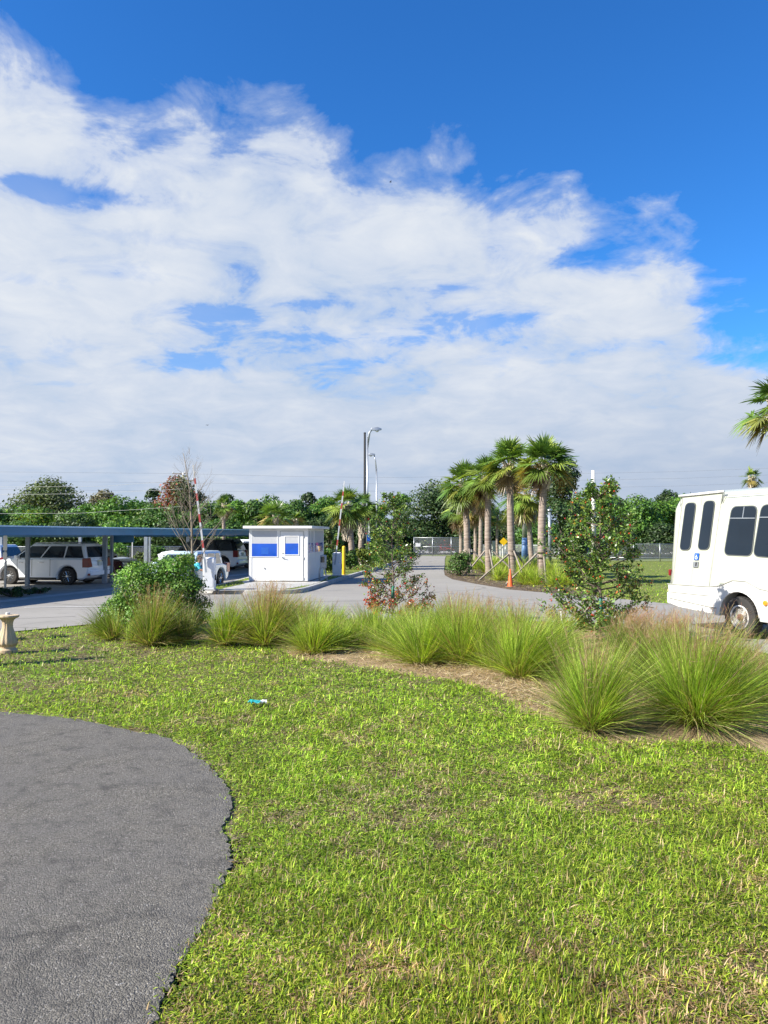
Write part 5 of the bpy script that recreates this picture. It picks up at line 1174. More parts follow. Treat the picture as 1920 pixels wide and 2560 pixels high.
m = MB(); a = bf(1740, 1406); b = bf(1739.5, 1415); m.tube([(a[0], lean(a[1])-.028, a[1]), (b[0], lean(b[1])-.028, b[1])], .014, 5); m.build('latch_slot', M_black, lt)
m = MB(); a = bf(1669, 1427); m.box(-.09, .06, a[1]-.11, -.02, .14, a[1]+.03); m.build('side_marker', M_tail, bus, bevel=.01)
a = bf(1918, 1508); m = MB(); m.lathe([(.04, -.075), (.055, -.06), (.055, -.03)], 14, (a[0], 0, a[1]), 'y'); m.build('marker_lamp', M_amber, bus)
# wheels
def buswheel(cx, y, sd):
    m = MB(); m.lathe([(.21, -.10), (.36, -.125), (.405, -.11), (.42, -.07), (.42, .07), (.405, .11), (.36, .125), (.21, .10)], 40, (cx, y, wz), 'y'); wh = m.build('wheel', M_tyre, bus, 40)
    m = MB()
    for k in range(40):
        a = 2*math.pi*k/40; m.box(0, 0, 0, 0, 0, 0) if False else m.tube([(cx+.421*math.cos(a), y-.10, wz+.421*math.sin(a)), (cx+.421*math.cos(a+.07), y+.10, wz+.421*math.sin(a+.07))], .008, 4)
    m.build('tread', M_tyre, wh)
    m = MB(); yo = y-.10*sd; f = -sd; pr = [(.245, 0), (.245, .02*f), (.225, .025*f), (.215, 0), (.19, -.05*f), (.15, -.06*f), (.10, -.03*f), (.085, -.02*f), (.0, -.02*f)]
    m.lathe(pr, 36, (cx, yo, wz), 'y'); m.build('rim', M_busrim, wh, 40)
    m = MB(); m.lathe([(.07, -.03*f), (.07, .03*f), (.05, .05*f), (.02, .05*f)], 16, (cx+.02, yo, wz), 'y')
    for k in range(8):
        a = 2*math.pi*k/8; m.lathe([(.014, -.05*f), (.012, -.02*f)], 8, (cx+.115*math.cos(a), yo, wz+.115*math.sin(a)), 'y')
    m.build('hub', M_rust, wh)
for cx in (wx, fx):
    buswheel(cx, .10, 1); buswheel(cx, BW-.10, -1)
m = MB(); m.box(wx-.5, .27, .3, wx+.5, .30, .95); m.build('wheel_well', M_black, bus)
m = MB()
m.prism([(BL, .08, 1.0), (BL+.75, .10, 1.02), (BL+1.02, .14, .98), (BL+1.0, .14, 1.12), (BL+.55, .12, 1.28), (BL-.05, .2, 1.95)], (0, BW-.3, 0)); m.build('hood', M_bus, bus, bevel=.04)
m = MB(); m.prism([(BL+.46, .25, 1.30), (BL+.02, .3, 1.93), (BL+.04, .3, 1.96), (BL+.50, .25, 1.33)], (0, BW-.55, 0)); m.build('windshield', M_busglass, bus)

# ---------- guard booth
FO = np.array([-5.70, 32.56]); FA = R(-5.9); ff = Face(FO, FA)
booth = thing('guard_booth', 'white guard booth with blue lower windows on the traffic island', 'guard booth', (FO[0], FO[1], .145), FA)
BWd, BD = 2.50, 3.7; ZB = .03; ZT = 2.5-.145-.12
def fz(x, y): a, z = ff(x, y); return a, z-.145
m = MB(); m.box(0, 0, ZB, BWd, BD, ZT); m.build('wall', M_bwhite, booth)
m = MB(); m.box(.03, -.035 if False else .02, -.02, BWd-.03, BD-.02, ZB); m.build('base', paint('dark_base', (.10, .075, .06), .9), booth)
m = MB(); m.box(-.22, -.24, ZT, BWd+.24, BD+.2, ZT+.11); m.build('roof', M_bwhite, booth, bevel=.012)
for cx in (0, BWd-.11):
    m = MB(); m.box(cx-.012 if cx == 0 else cx, -.012, ZB, cx+.11 if cx == 0 else cx+.122, .1, ZT); m.build('corner_post', M_bwhite, booth, bevel=.006)
m = MB(); m.box(BWd-.05, BD-.12, ZB, BWd+.012, BD+.01, ZT); m.build('corner_post', M_bwhite, booth, bevel=.006)
def front_rect(nm, x0, y0, x1, y1, mt, o0=-.01, th=.02, par=None):
    a, z0 = fz(x0, y1); b, z1 = fz(x1, y0); m = MB(); m.box(a, o0, z0, b, o0+th, z1); return m.build(nm, mt, par or booth)
def window(nm, x0, y0, x1, y1, ys, par=None, o=0.0):
    a, z0 = fz(x0, y1); b, z1 = fz(x1, y0); _, zs = fz((x0+x1)/2, ys); w_ = .035
    m = MB(); m.box(a-w_, -.02+o, z0-w_, b+w_, .01+o, z0); m.box(a-w_, -.02+o, z1, b+w_, .01+o, z1+w_); m.box(a-w_, -.02+o, z0, a, .01+o, z1); m.box(b, -.02+o, z0, b+w_, .01+o, z1)
    fr = m.build(nm, M_bwhite, par or booth)
    m = MB(); m.box(a, -.006+o, zs, b, .004+o, z1); m.build('blind', M_blind, fr)
    m = MB(); m.box(a, -.008+o, z0, b, .004+o, zs); m.build('pane', M_bluefilm, fr); return fr
wl = window('window', 625, 1327, 693, 1391, 1359)
m = MB(); a, z0 = fz(660, 1385); m.box(a-.12, -.012, z0, a+.2, -.009, z0+.28); m.build('pane_patch', paint('patch_blue', (.02, .11, .48), .3), wl)  # slightly different blue rectangle laid over the window pane
dr = front_rect('door', 701, 1328.5, 758, 1451, M_bwhite, -.022, .03)
a, z0 = fz(701, 1451); b, z1 = fz(758, 1328.5)
m = MB()
for (xa, za, xb, zb) in ((a-.02, z0, a, z1), (b, z0, b+.02, z1), (a-.02, z1, b+.02, z1+.02)): m.box(xa, -.012, za, xb, -.001, zb)
m.build('door_gap', M_seam, dr)
window('window', 713, 1341.5, 746.5, 1386, 1358.5, dr, -.025)
m = MB(); a, z0 = fz(707, 1394); m.tube([(a, -.02, z0), (a, -.07, z0)], .03, 8); m.tube([(a, -.075, z0), (a+.15, -.075, z0-.015)], .014, 6); m.lathe([(.03, -.04), (.03, -.02)], 12, (a+.01, 0, z0+.19), 'y'); m.build('handle', M_chrome, dr)
for y_ in (1340, 1395, 1446):
    a, z0 = fz(759, y_); m = MB(); m.tube([(a, -.03, z0-.05), (a, -.03, z0+.05)], .018, 6); m.build('hinge', M_steel, dr)
m = MB(); a, z0 = fz(662, 1421); m.lathe([(.035, -.02), (.035, .0)], 10, (a, 0, z0), 'y'); m.build('vent_cap', M_steel, booth)
# right hand wall windows, local x = BWd plane
def swin(y0, y1, z0, zs, z1, mt=M_darkglass, w_=.03):
    X1 = BWd; m = MB(); m.box(X1-.01, y0-w_, z0-w_, X1+.025, y1+w_, z0); m.box(X1-.01, y0-w_, z1, X1+.025, y1+w_, z1+w_); m.box(X1-.01, y0-w_, z0, X1+.025, y0, z1); m.box(X1-.01, y1, z0, X1+.025, y1+w_, z1)
    fr = m.build('window', M_bwhite, booth)
    m = MB(); m.box(X1-.005, y0, zs, X1+.01, y1, z1); m.build('blind', M_blind, fr); m = MB(); m.box(X1-.005, y0, z0, X1+.012, y1, zs); m.build('pane', M_bluefilm, fr)
swin(.12, .55, 1.22, 1.62, 2.14); swin(.62, 1.2, 1.22, 1.62, 2.14); swin(1.45, 3.45, 1.22, 1.62, 2.14)
# card reader post beside the booth
cr = gnd(799, 1452, .135); t = thing('card_reader', 'grey card reader box on a gooseneck beside the booth wall', 'card reader', (cr[0], cr[1]-.1, .135), R(-20))
m = MB(); m.tube([(0, 0, 0), (0, 0, .4), (.1, 0, .75), (.2, 0, .85)], .04, 8); m.tube([(.38, 0, 0), (.30, 0, .3), (.22, 0, .62), (.2, 0, .8)], .03, 8); m.build('post', M_greypost, t, True)
m = MB(); m.box(.08, -.14, .55, .34, .02, 1.12); m.build('reader_box', M_greypost, t, bevel=.03)
m = MB(); m.box(.12, -.15, .8, .30, -.139, 1.05); m.build('screen', M_darkglass, t)

# ---------- barriers
def barrier(label, base, tip_px, rot, cab=(.46, .46, 1.17), armbase=(512, 1402), z=.145, armL=3.5, door=True):
    p = gnd(base[0], base[1], z); t = thing('barrier_gate', label, 'barrier gate', (p[0], p[1]+cab[1]/2, z), 0, 'car park barriers with raised arms')
    w_, d_, h_ = cab; c, s_ = math.cos(rot), math.sin(rot)
    def rp(x, y, zz): return (x*c-y*s_, x*s_+y*c, zz)
    def rbox(nm, x0, y0, z0, x1, y1, z1, mt, bev=.0, par=None):
        m = MB(); m.box(x0, y0, z0, x1, y1, z1); m.v = [rp(*q) for q in m.v]; return m.build(nm, mt, par or t, bevel=bev)
    rbox('cabinet', -w_/2, -d_/2, .03, w_/2, d_/2, h_-.07, M_cabinet, .012); rbox('plinth', -w_/2-.05, -d_/2-.05, -.01, w_/2+.05, d_/2+.05, .03, M_conc)
    m = MB(); m.loft([[rp(-w_/2-.01, -d_/2-.01, h_-.07), rp(w_/2+.01, -d_/2-.01, h_-.07), rp(w_/2+.01, d_/2+.01, h_-.07), rp(-w_/2-.01, d_/2+.01, h_-.07)], [rp(-w_/2+.06, -d_/2+.05, h_), rp(w_/2-.05, -d_/2+.05, h_), rp(w_/2-.05, d_/2-.05, h_), rp(-w_/2+.06, d_/2-.05, h_)]]); m.build('lid', M_cabinet, t, bevel=.01)
    dr_ = rbox('door', -w_/2+.04, -d_/2-.008, .12, w_/2-.04, -d_/2+.01, h_-.16, M_cabinet, .004); rbox('lock', w_/2-.09, -d_/2-.02, .62, w_/2-.06, -d_/2-.005, .66, M_chrome, 0, dr_)
    rbox('hinge_plate', w_/2-.005, -.06, .35, w_/2+.03, .06, .55, M_black)
    # arm towards tip
    Y0 = p[1]-.06; a0 = at(armbase[0], armbase[1], Y0); a1 = at(tip_px[0], tip_px[1], Y0); a0 = a0-np.array([p[0], p[1]+cab[1]/2, z]); a1 = a1-np.array([p[0], p[1]+cab[1]/2, z])
    a0[1] = a1[1] = -d_/2-.07; d = a1-a0; Lg = np.linalg.norm(d); d /= Lg; n_ = np.array([d[2], 0, -d[0]])
    def seg(nm, f0, f1, wd, th, mt, par=t, oy=0.0):
        m = MB(); A = a0+d*Lg*f0; B = a0+d*Lg*f1; rings = []
        for q in (A, B): rings.append([tuple(q+n_*wd*sx+np.array([0, sy*th+oy, 0])) for sx, sy in ((-1, -1), (1, -1), (1, 1), (-1, 1))])
        m.loft(rings); return m.build(nm, mt, par)
    arm = seg('arm', -.06, 1.0, .030, .022, M_armwhite)
    for f0, f1 in ((.12, .20), (.39, .48), (.62, .70), (.80, .86)): seg('red_stripe', f0, f1, .032, .024, M_red, arm)
    seg('arm_bracket', -.14, .02, .03, .012, M_greypost, t, -.035)
    return t
barrier('barrier gate with raised leaning arm standing by the vine bush', (520, 1476), (483, 1163), R(3), armbase=(512, 1398), cab=(.40, .42, 1.17))
barrier('barrier gate with raised arm next to the yellow bollard right of the booth', (842, 1440), (861, 1203), R(0), armbase=(840, 1386), cab=(.42, .42, 1.13))
p = gnd(859.5, 1438, .135); t = thing('bollard', 'yellow steel bollard behind the right barrier gate', 'bollard', (p[0], p[1], .135))
m = MB(); m.lathe([(.085, 0), (.085, 1.36), (.07, 1.41), (.03, 1.435), (.0, 1.44)], 20); m.build('post', M_yellow, t, 50)
m = MB(); m.lathe([(.13, -.005), (.13, .02), (.09, .03)], 20); m.build('footing', M_conc, t)

# ---------- traffic cone
p = gnd(1276, 1468); t = thing('traffic_cone', 'orange traffic cone at the edge of the palm bed', 'traffic cone', (p[0], p[1], .0))
M_or = paint('cone_orange', (.75, .12, .02), .5, var=.15, vs=8, dirt=(.4, .25, .12), dirt_amt=.4)
m = MB(); m.lathe([(.125, .03), (.115, .06), (.03, .72), (.022, .74), (.0, .74)], 20); m.build('cone', M_or, t, 50)
m = MB(); m.box(-.19, -.19, 0, .19, .19, .03); m.build('base', paint('cone_base', (.35, .22, .14), .8), t, bevel=.01)

# ---------- carport
CE = lambda y, dx=0.0: (-19.5+.268*y+dx, y)
cp = thing('carport', 'long flat carport with blue metal fascia over the parking bays', 'carport', (-12, 34, 0))
def cl_(x, y, z): return (x+12, y-34, z)
y0_, y1_ = 17, 50.5; Wc = 6.2; ux, uy = -.966, .259
e0, e1 = CE(y0_), CE(y1_)
def roofbox(nm, d0, d1, z0, z1, mt, ya=y0_, yb=y1_):
    a, b = CE(ya), CE(yb); P = [(a[0]+ux*d0, a[1]+uy*d0), (b[0]+ux*d0, b[1]+uy*d0), (b[0]+ux*d1, b[1]+uy*d1), (a[0]+ux*d1, a[1]+uy*d1)]
    m = MB(); m.prism([cl_(x, y, z0) for x, y in P], (0, 0, z1-z0)); return m.build(nm, mt, cp)
roofbox('roof', .03, Wc, 2.30, 2.36, M_rooftop)
fa_ = roofbox('fascia', .0, .05, 2.12, 2.40, M_roofblue)
for i, (z0, z1, o) in enumerate(((2.385, 2.43, .05), (2.30, 2.335, .03), (2.215, 2.235, .02), (2.10, 2.125, .03))): 
    m_ = roofbox('fascia_rib', -o, .0, z0, z1, M_rooftop if i == 0 else M_roofblue); m_.parent = fa_
roofbox('fascia', Wc, Wc+.05, 2.12, 2.40, M_roofblue)
for k in range(5): roofbox('purlin', .8+k*1.15, .88+k*1.15, 2.18, 2.30, M_greypost)
for yb in (24.5, 30.5, 36.5, 42.5, 48.0):
    a = CE(yb); m = MB(); A = (a[0]+ux*.1, a[1]+uy*.1); B = (a[0]+ux*(Wc-.1), a[1]+uy*(Wc-.1)); s_ = (.07*.259, .07*.966)
    m.prism([cl_(A[0]-s_[0], A[1]-s_[1], 2.02), cl_(B[0]-s_[0], B[1]-s_[1], 2.02), cl_(B[0]+s_[0], B[1]+s_[1], 2.02), cl_(A[0]+s_[0], A[1]+s_[1], 2.02)], (0, 0, .17)); m.build('beam', M_roofblue, cp)
for (px, Yd, r) in ((69, 31.7, .075), (262, 33.6, .09), (279, 34.3, .06), (365, 47.0, .10), (374, 47.6, .05), (470, 48.5, .10), (200, 47, .08), (1.5, 36, .12), (-120, 26, .1)):
    q = at(px, 1400, Yd); m = MB(); x, y = float(q[0]), Yd; m.box(x+12-r, y-34-r, 0, x+12+r, y-34+r, 2.2); m.build('post', M_greypost, cp, bevel=.01)
# end box under the fascia with small lamp
q = at(330, 1343, 34.5); m = MB(); m.box(q[0]+12-.9, .5, 1.78, q[0]+12+.06, .62, 2.1); m.build('downturned_beam', M_roofblue, cp)
# sign post at the far left
q = at(13, 1465, 30.5); t = thing('sign_post', 'steel post with a narrow sign seen edge on at the far left', 'sign', (float(q[0]), 30.5, 0))
m = MB(); m.box(-.04, -.03, 0, .04, .03, 2.12); m.build('post', M_steel, t, bevel=.008)
m = MB(); a_ = R(-32)
def sgn(nm, z0, z1): 
    m = MB(); pts = rrect(-.13, z0, .13, z1, .04); m.prism([(x*math.cos(a_), -.06+x*math.sin(a_), z) for x, z in pts], (.004, .012, 0)); m.build(nm, M_bwhite, t)
sgn('sign_plate', 1.5, 2.08); sgn('sign_plate', 1.12, 1.42)

# ---------- lamp posts, poles
def lamp(label, x, ytop, Yd, side, armL, r, mt, rise, base=0.0):
    q = at(x, ytop, Yd); t = thing('street_lamp', label, 'street lamp', (q[0], Yd, 0), 0, 'grey street lamps by the drive'); H = float(q[2])
    m = MB(); m.tube([(0, 0, 0), (0, 0, H)], [r*1.3, r*.8], 12); m.build('pole', mt, t, True)
    m = MB(); m.tube([(0, 0, H-.5), (side*armL*.4, 0, H+rise*.6), (side*armL, 0, H+rise)], [.05, .045, .04], 8); m.tube([(0, 0, H-1.0), (side*armL*.55, 0, H+rise*.55), (side*armL, 0, H+rise-.05)], [.03, .03, .03], 6); m.build('arm', mt, t, True)
    m = MB(); m.loft([[(side*armL-side*.1, -.10, H+rise-.08), (side*armL-side*.1, .10, H+rise-.08), (side*armL-side*.1, .08, H+rise+.06), (side*armL-side*.1, -.08, H+rise+.06)], [(side*(armL+.35), -.17, H+rise-.12), (side*(armL+.35), .17, H+rise-.12), (side*(armL+.35), .14, H+rise+.13), (side*(armL+.35), -.14, H+rise+.13)], [(side*(armL+.65), -.08, H+rise-.06), (side*(armL+.65), .08, H+rise-.06), (side*(armL+.65), .06, H+rise+.04), (side*(armL+.65), -.06, H+rise+.04)]]); hd_ = m.build('lamp_head', M_steel, t, bevel=.02)
    m = MB(); m.lathe([(.13, -.06), (.12, -.14), (.06, -.17)], 12, (side*(armL+.33), 0, H+rise-.04)); m.build('lamp_glass', M_headl, hd_, True)
    return t
lamp('grey lamp post with its lamp reaching right, close behind the black pole', 918.5, 1092, 54, 1, .35, .062, M_steel, .55)
lamp('slimmer grey lamp post farther off with its lamp reaching left', 941.5, 1170, 76, -1, .25, .065, M_steel, 1.35)
q = at(912, 1083, 50); t = thing('utility_pole', 'thick plain black pole between the small palms and the middle berry tree', 'pole', (q[0], 50, 0))
m = MB(); m.tube([(0, 0, 0), (0, 0, float(q[2]))], [.088, .070], 14); m.build('pole', M_blackpole, t, 50)
m = MB(); m.lathe([(.08, float(q[2])-.02), (.08, float(q[2])+.04), (.03, float(q[2])+.06)], 14); m.build('cap', M_blackpole, t)
m = MB(); m.lathe([(.30, -.02), (.30, .06), (.2, .12)], 14); m.build('footing', M_conc, t)
q = at(1311, 1262, 60); t = thing('tapered_pole', 'tall tapered pole, pale above and blue below, seen between the tall palms', 'pole', (q[0], 60, 0))
m = MB(); m.tube([(0, 0, 1.9), (0, 0, float(q[2]))], [.20, .10], 12); m.build('upper_pole', M_steel, t, True); m = MB(); m.tube([(0, 0, 0), (0, 0, 1.9)], [.27, .20], 12); m.build('lower_pole', paint('blue_pole', (.10, .19, .36), .5), t, True)
q = at(1374, 1272, 62); t = thing('bollard_light', 'grey pole with a round cap right of the rightmost front palm', 'pole', (q[0], 62, 0))
m = MB(); m.tube([(0, 0, 0), (0, 0, float(q[2])-.2)], .13, 12); m.build('pole', M_greypost, t, True); m = MB(); m.lathe([(.2, float(q[2])-.2), (.22, float(q[2])-.1), (.12, float(q[2])), (.0, float(q[2])+.02)], 14); m.build('cap', M_steel, t, True)
M_polewhite = paint('pale_concrete_pole', (.62, .61, .58), .7, var=.1)
wires_at = {}
def power_pole(label, x, ytop, Yd, arms, r=.16, aw=1.7):
    q = at(x, ytop, Yd); t = thing('power_pole', label, 'power pole', (q[0], Yd, 0), 0, 'power poles along the far road'); H = float(q[2])
    m = MB(); m.tube([(0, 0, 0), (0, 0, H)], [r*1.35, r*.8], 10); m.build('pole', M_polewhite, t, True)
    for (ya, w0, w1) in arms:
        z = float(at(x, ya, Yd)[2]); m = MB(); m.box(-w0, -.06, z-.05, w1, .06, z+.05); a_ = m.build('crossarm', M_stake, t)
        m = MB()
        for xx in (-w0+.1, w1-.1): m.lathe([(.05, 0), (.07, .08), (.04, .2)], 8, (xx, 0, z+.04))
        m.build('insulator', M_polewhite, a_)
power_pole('pale power pole with crossarms behind the leafless tree', 458, 1182, 86, [(1184, 1.2, .3), (1201, 1.1, 1.2), (1221, 2.4, .3)])
power_pole('white pole rising behind the larger berry tree', 1483, 1176, 71, [], r=.20)
M_wire = paint('wire', (.22, .235, .26), .6)
def wire(label, pts, Yd, r=.011):
    P = [tuple(at(x, y, Yd)) for x, y in pts]; m = MB(); m.tube(P, r, 5); tag(m.build('power_line', M_wire, None), label, 'power line', 'power lines')
for (y0, y1, y2, nm) in [(1181, 1195, 1182, 'highest'), (1204, 1210, 1199, 'middle'), (1225, 1228, 1218, 'lowest')]:
    wire(nm+' power line running across the sky above the trees', [(-500, y0-6), (458, y0+3), (720, (y0+y1)/2+3), (1000, y1-1), (1483, y2+1), (1700, y2-3), (2500, y2-34)], 99)
M_wirel = paint('pale_wire', (.55, .55, .5), .5)
for (pts, nm) in [([(-300, 1216), (50, 1217), (250, 1216), (458, 1201)], 'upper pale cable crossing in front of the dark olive tree'), ([(-300, 1240), (50, 1236), (230, 1234), (458, 1222)], 'middle pale cable crossing in front of the dark olive tree'), ([(-300, 1284), (40, 1284), (200, 1283), (458, 1266)], 'lower pale cable crossing the bright hedge at left')]:
    P = [tuple(at(x, y, 70)) for x, y in pts]; m = MB(); m.tube(P, .012, 5); tag(m.build('power_line', M_wirel, None), nm, 'power line', 'power lines')

# ---------- fences
def chain_mat():
    m, nt, out = nodes_of('chain_link'); tc = nd(nt, 'ShaderNodeTexCoord').outputs['Object']; s = nd(nt, 'ShaderNodeSeparateXYZ'); nt.links.new(tc, s.inputs[0])
    f = math_(nt, 'ADD', math_(nt, 'MULTIPLY', noise(nt, tc, 1.5, 3), .12), .10); b = nd(nt, 'ShaderNodeBsdfPrincipled'); b.inputs['Base Color'].default_value = (.45, .47, .48, 1); b.inputs['Metallic'].default_value = .5; b.inputs['Roughness'].default_value = .5
    tr = nd(nt, 'ShaderNodeBsdfTransparent'); mx = nd(nt, 'ShaderNodeMixShader'); nt.links.new(f, mx.inputs[0]); nt.links.new(tr.outputs[0], mx.inputs[1]); nt.links.new(b.outputs[0], mx.inputs[2]); nt.links.new(mx.outputs[0], out.inputs[0]); return m
M_chain = chain_mat()
def fence(label, a, b, H, step, mid=None, rail_mt=M_steel, group='chain link fences along the far edge'):
    a = np.array(a, float); b = np.array(b, float); Lf = np.linalg.norm(b-a); ang = math.atan2(*(b-a)[::-1]); t = thing('chain_link_fence', label, 'fence', (a[0], a[1], 0), ang, group)
    n = max(1, round(Lf/step))
    for k in range(n+1):
        m = MB(); m.tube([(Lf*k/n, 0, -.03), (Lf*k/n, 0, H+.06)], .038, 8); m.build('post', rail_mt, t, True)
    m = MB(); m.tube([(0, 0, H), (Lf, 0, H)], .032, 6); m.build('top_rail', rail_mt, t, True)
    if mid: m = MB(); m.tube([(0, 0, mid), (Lf, 0, mid)], .028, 6); m.build('middle_rail', rail_mt, t, True)
    m = MB(); m.box(0, -.004, .03, Lf, .004, H); m.build('wire_mesh', M_chain, t)
fence('chain link fence behind the carport at left', (-42, 64), (-12.2, 67.5), 1.12, 2.6)
fence('chain link fence behind the booth hedge', (-11.6, 68.0), (1.6, 75), 1.12, 2.8)
fence('tall double railed gate fence at the end of the drive left of the palms', (3.0, 77), (8.6, 77), 1.85, 2.1, .95)
fence('low fence behind the palm trunks', (9.0, 72), (17.5, 66), 1.2, 2.7)
fence('chain link fence on the grass between berry tree and bus', (18.0, 62), (24.2, 61.5), 1.38, 2.3, .3)
fence('chain link fence hidden behind the bus', (24.8, 61.5), (44, 60), 1.38, 2.6)
t = thing('notice_board', 'small white notice on the gate fence at the end of the drive', 'sign', (float(at(1045, 1362, 76.9)[0]), 76.9, 0)); z = float(at(1045, 1362, 76.9)[2])
m = MB(); m.box(-.25, -.03, z-.18, .25, -.01, z+.18); m.build('board', M_bwhite, t, bevel=.005); m = MB(); m.tube([(0, 0, 0), (0, 0, z+.18)], .02, 6); m.build('post', M_steel, t)
# sloping brace of the gate
# white low guard rail along the far road
gr = thing('guard_rail', 'pale low guard rail beside the far road at right', 'guard rail', (8, 80.5, 0)); m = MB(); m.box(0, 0, .35, 60, .06, .62); m.build('rail', M_polewhite, gr)
for k in range(21): m = MB(); m.box(k*3-.06, .06, -.03, k*3+.06, .16, .6); m.build('post', M_polewhite, gr)
# yellow diamond sign
q = at(1259, 1354, 55); t = thing('warning_sign', 'yellow diamond warning sign between the palm trunks', 'sign', (q[0], 55, 0)); z = float(q[2])
m = MB(); m.tube([(0, .02, 0), (0, .02, z)], .03, 6); m.build('post', M_steel, t); m = MB(); m.prism([(-.30, 0, z), (0, 0, z-.30), (.30, 0, z), (0, 0, z+.30)], (0, -.012, 0)); m.build('sign_plate', M_yellow, t)
q = at(331, 1342, 58); t = thing('warning_sign', 'small yellow sign on a thin white post seen under the carport', 'sign', (q[0], 58, 0)); z = float(q[2])
m = MB(); m.tube([(0, .02, 0), (0, .02, z)], .04, 6); m.build('post', M_polewhite, t); m = MB(); m.prism([(-.2, 0, z), (0, 0, z-.2), (.2, 0, z), (0, 0, z+.2)], (0, -.012, 0)); m.build('sign_plate', M_yellow, t)
# blue sign by the black pole and white panel
q = at(922, 1345, 48); t = thing('blue_sign', 'small blue sign low on a post right of the black pole', 'sign', (q[0], 48, 0)); z = float(q[2])
m = MB(); m.tube([(0, .02, 0), (0, .02, z)], .03, 6); m.build('post', M_steel, t); m = MB(); m.prism([(x, 0, zz) for x, zz in rrect(-.12, z-.2, .12, z+.2, .03)], (0, -.012, 0)); m.build('sign_plate', M_blue, t)
q = at(921, 1310, 56); t = thing('white_banner_post', 'tall white panel partly hidden behind the middle berry tree', 'sign', (q[0], 56, 0)); z = float(q[2])
m = MB(); m.box(-.03, 0, 0, .03, .05, z-.7); m.build('post', M_steel, t); m = MB(); m.box(-.11, -.02, z-.75, .11, .06, z+.75); m.build('panel', M_bwhite, t, bevel=.01)
# utility cabinet
q = at(1236, 1390, 61); t = thing('utility_cabinet', 'pale grey-green utility cabinet standing between palm trunks', 'utility cabinet', (q[0], 61, 0))
mc = paint('cabinet_green', (.38, .42, .36), .5); m = MB(); m.box(-.18, -.2, .45, .22, .2, 1.65); m.build('cabinet', mc, t, bevel=.02)
for x in (-.14, .18): m = MB(); m.box(x-.03, -.15, 0, x+.03, .15, .45); m.build('leg', M_steel, t)
m = MB(); m.box(-.15, -.212, .52, .19, -.2, 1.58); m.build('door', mc, t)
for (x, Yd, h, lab) in ((1251, 60, 1.3, 'left one of two thin pale posts by the yellow diamond sign'), (1257, 60, 1.6, 'right one of two thin pale posts by the yellow diamond sign')):
    q = at(x, 1400, Yd); t = thing('marker_post', lab, 'post', (q[0], Yd, 0), 0, 'thin posts by the drive'); m = MB(); m.lathe([(.045, 0), (.045, h-.03), (.0, h)], 8); m.build('post', M_polewhite, t); m = MB(); m.lathe([(.05, h*.7), (.05, h*.78)], 8); m.build('band', M_steel, t)

# ---------- pedestal
p = gnd(18, 1630); t = thing('pedestal', 'sand coloured fluted birdbath pedestal without its bowl on the lawn at left', 'pedestal', (p[0], p[1], -.03))
M_cast = paint('cast_stone', (.55, .42, .27), .85, var=.15, vs=6, bump=.4, bs=50, dirt=(.30, .22, .14), dirt_amt=.35)
m = MB(); m.lathe([(.165, 0), (.175, .03), (.17, .08), (.14, .10), (.135, .13), (.15, .15)], 40); m.build('base', M_cast, t, 40)
m = MB(); m.lathe([(.15, .15), (.165, .20), (.15, .27), (.11, .38), (.085, .48), (.085, .55), (.10, .60), (.125, .63)], 64, flute=.06, nf=12, twist=4); m.build('column', M_cast, t, True)
m = MB(); m.lathe([(.12, .625), (.175, .645), (.19, .67), (.185, .69), (.05, .70), (.0, .70)], 48, flute=.025, nf=12); m.build('top', M_cast, t, 40)
m = MB(); m.lathe([(.035, .69), (.035, .74), (.0, .745)], 12); m.build('peg', M_polewhite, t, 40)

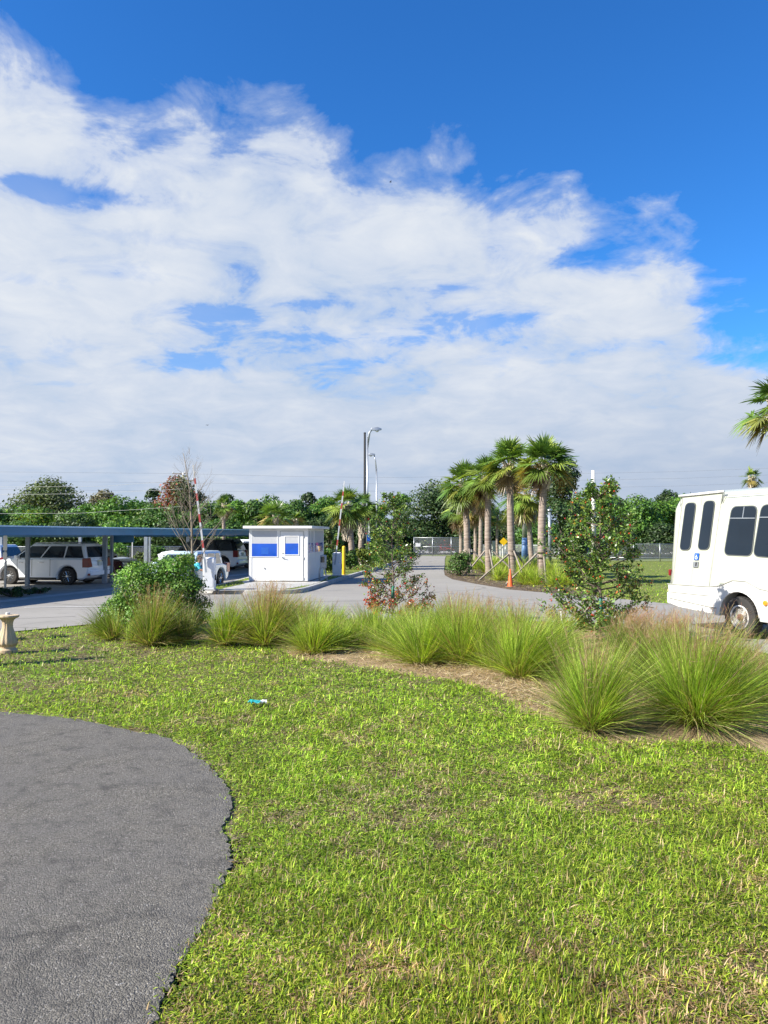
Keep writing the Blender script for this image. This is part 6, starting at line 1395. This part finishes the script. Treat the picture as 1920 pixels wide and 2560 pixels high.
# ---------- litter, fallen leaf, birds
p = gnd(637, 1763, -.0); t = thing('litter', 'crumpled teal and white wrapper lying on the lawn', 'litter', (p[0], p[1], .02))
M_teal = paint('teal_foil', (.03, .36, .38), .3, var=.5, vs=30)
rgc = np.random.default_rng(9)
def crumple(nm, cx, w_, d_, mt, sd):
    rg = np.random.default_rng(sd); nx, ny = 7, 5; XX, YY = np.meshgrid(np.linspace(-w_, w_, nx), np.linspace(-d_, d_, ny)); ZZ = rg.uniform(0, .045, XX.shape)
    V = np.stack([XX+cx+rg.normal(size=XX.shape)*.01, YY+rg.normal(size=XX.shape)*.01, ZZ], -1).reshape(-1, 3); idx = np.arange(nx*ny).reshape(ny, nx); q_ = np.stack([idx[:-1, :-1], idx[:-1, 1:], idx[1:, 1:], idx[1:, :-1]], -1).reshape(-1, 4)
    link(nm, mesh_np(nm, V, q_, None, mt), t)
crumple('foil', .0, .085, .06, M_teal, 1); crumple('paper', .10, .04, .05, M_ribbon, 2)
def fallen(label, x, y, s, col, sd):
    rg = np.random.default_rng(sd); p = gnd(x, y, .02); n = 9; V = []; 
    for i in range(n):
        f = i/(n-1); w_ = .28*math.sin(math.pi*f**.8)*s; z = .04*s*math.sin(f*3)+.02
        V += [(s*(f-.5), -w_, z+.1*w_), (s*(f-.5), 0, z-.12*w_), (s*(f-.5), w_, z+.1*w_)]
    Fq = [(i*3+j, i*3+j+1, i*3+j+4, i*3+j+3) for i in range(n-1) for j in range(2)]
    o = link('fallen_leaf', mesh_np('fallen_leaf', V, Fq, np.tile(col, (len(V), 1)), M_leaf), None, tuple(p)); o.rotation_euler = (.3, -.5, rg.uniform(0, 6)); tag(o, label, 'leaf', 'fallen leaves on the lawn')
fallen('orange-brown fallen leaf standing in the grass near the bottom centre', 1107, 2328, .09, (.45, .17, .05), 1)
fallen('small yellow fallen leaf at the bottom edge of the lawn', 1247, 2552, .05, (.55, .45, .05), 2)
def bird(label, x, y, Yd, s, rz):
    q = at(x, y, Yd); t = thing('bird', label, 'bird', q, rz)
    m = MB(); m.tube([(-.5*s, 0, 0), (-.2*s, 0, .03*s), (.2*s, 0, .03*s), (.45*s, 0, 0), (.55*s, 0, -.01*s)], [.02*s, .10*s, .11*s, .06*s, .015*s], 8); m.build('body', M_black, t, True)
    for sd in (-1, 1):
        m = MB(); P = [(.2*s, 0, .05*s), (.28*s, sd*.5*s, .22*s), (.05*s, sd*1.1*s, .12*s), (-.02*s, sd*1.05*s, .11*s), (.02*s, sd*.5*s, .19*s), (-.15*s, 0, .04*s)]
        m.prism(P, (0, 0, .015*s)); m.build('wing', M_black, t)
bird('small dark bird high in the cloud above the black pole', 976, 455, 60, .22, R(10))
bird('tiny bird low in the sky left of the lamp posts', 518, 1063, 90, .28, R(60))
for o in C.objects:
    if o.parent is None and o.get('kind') == 'structure' and 'label' not in o: pass
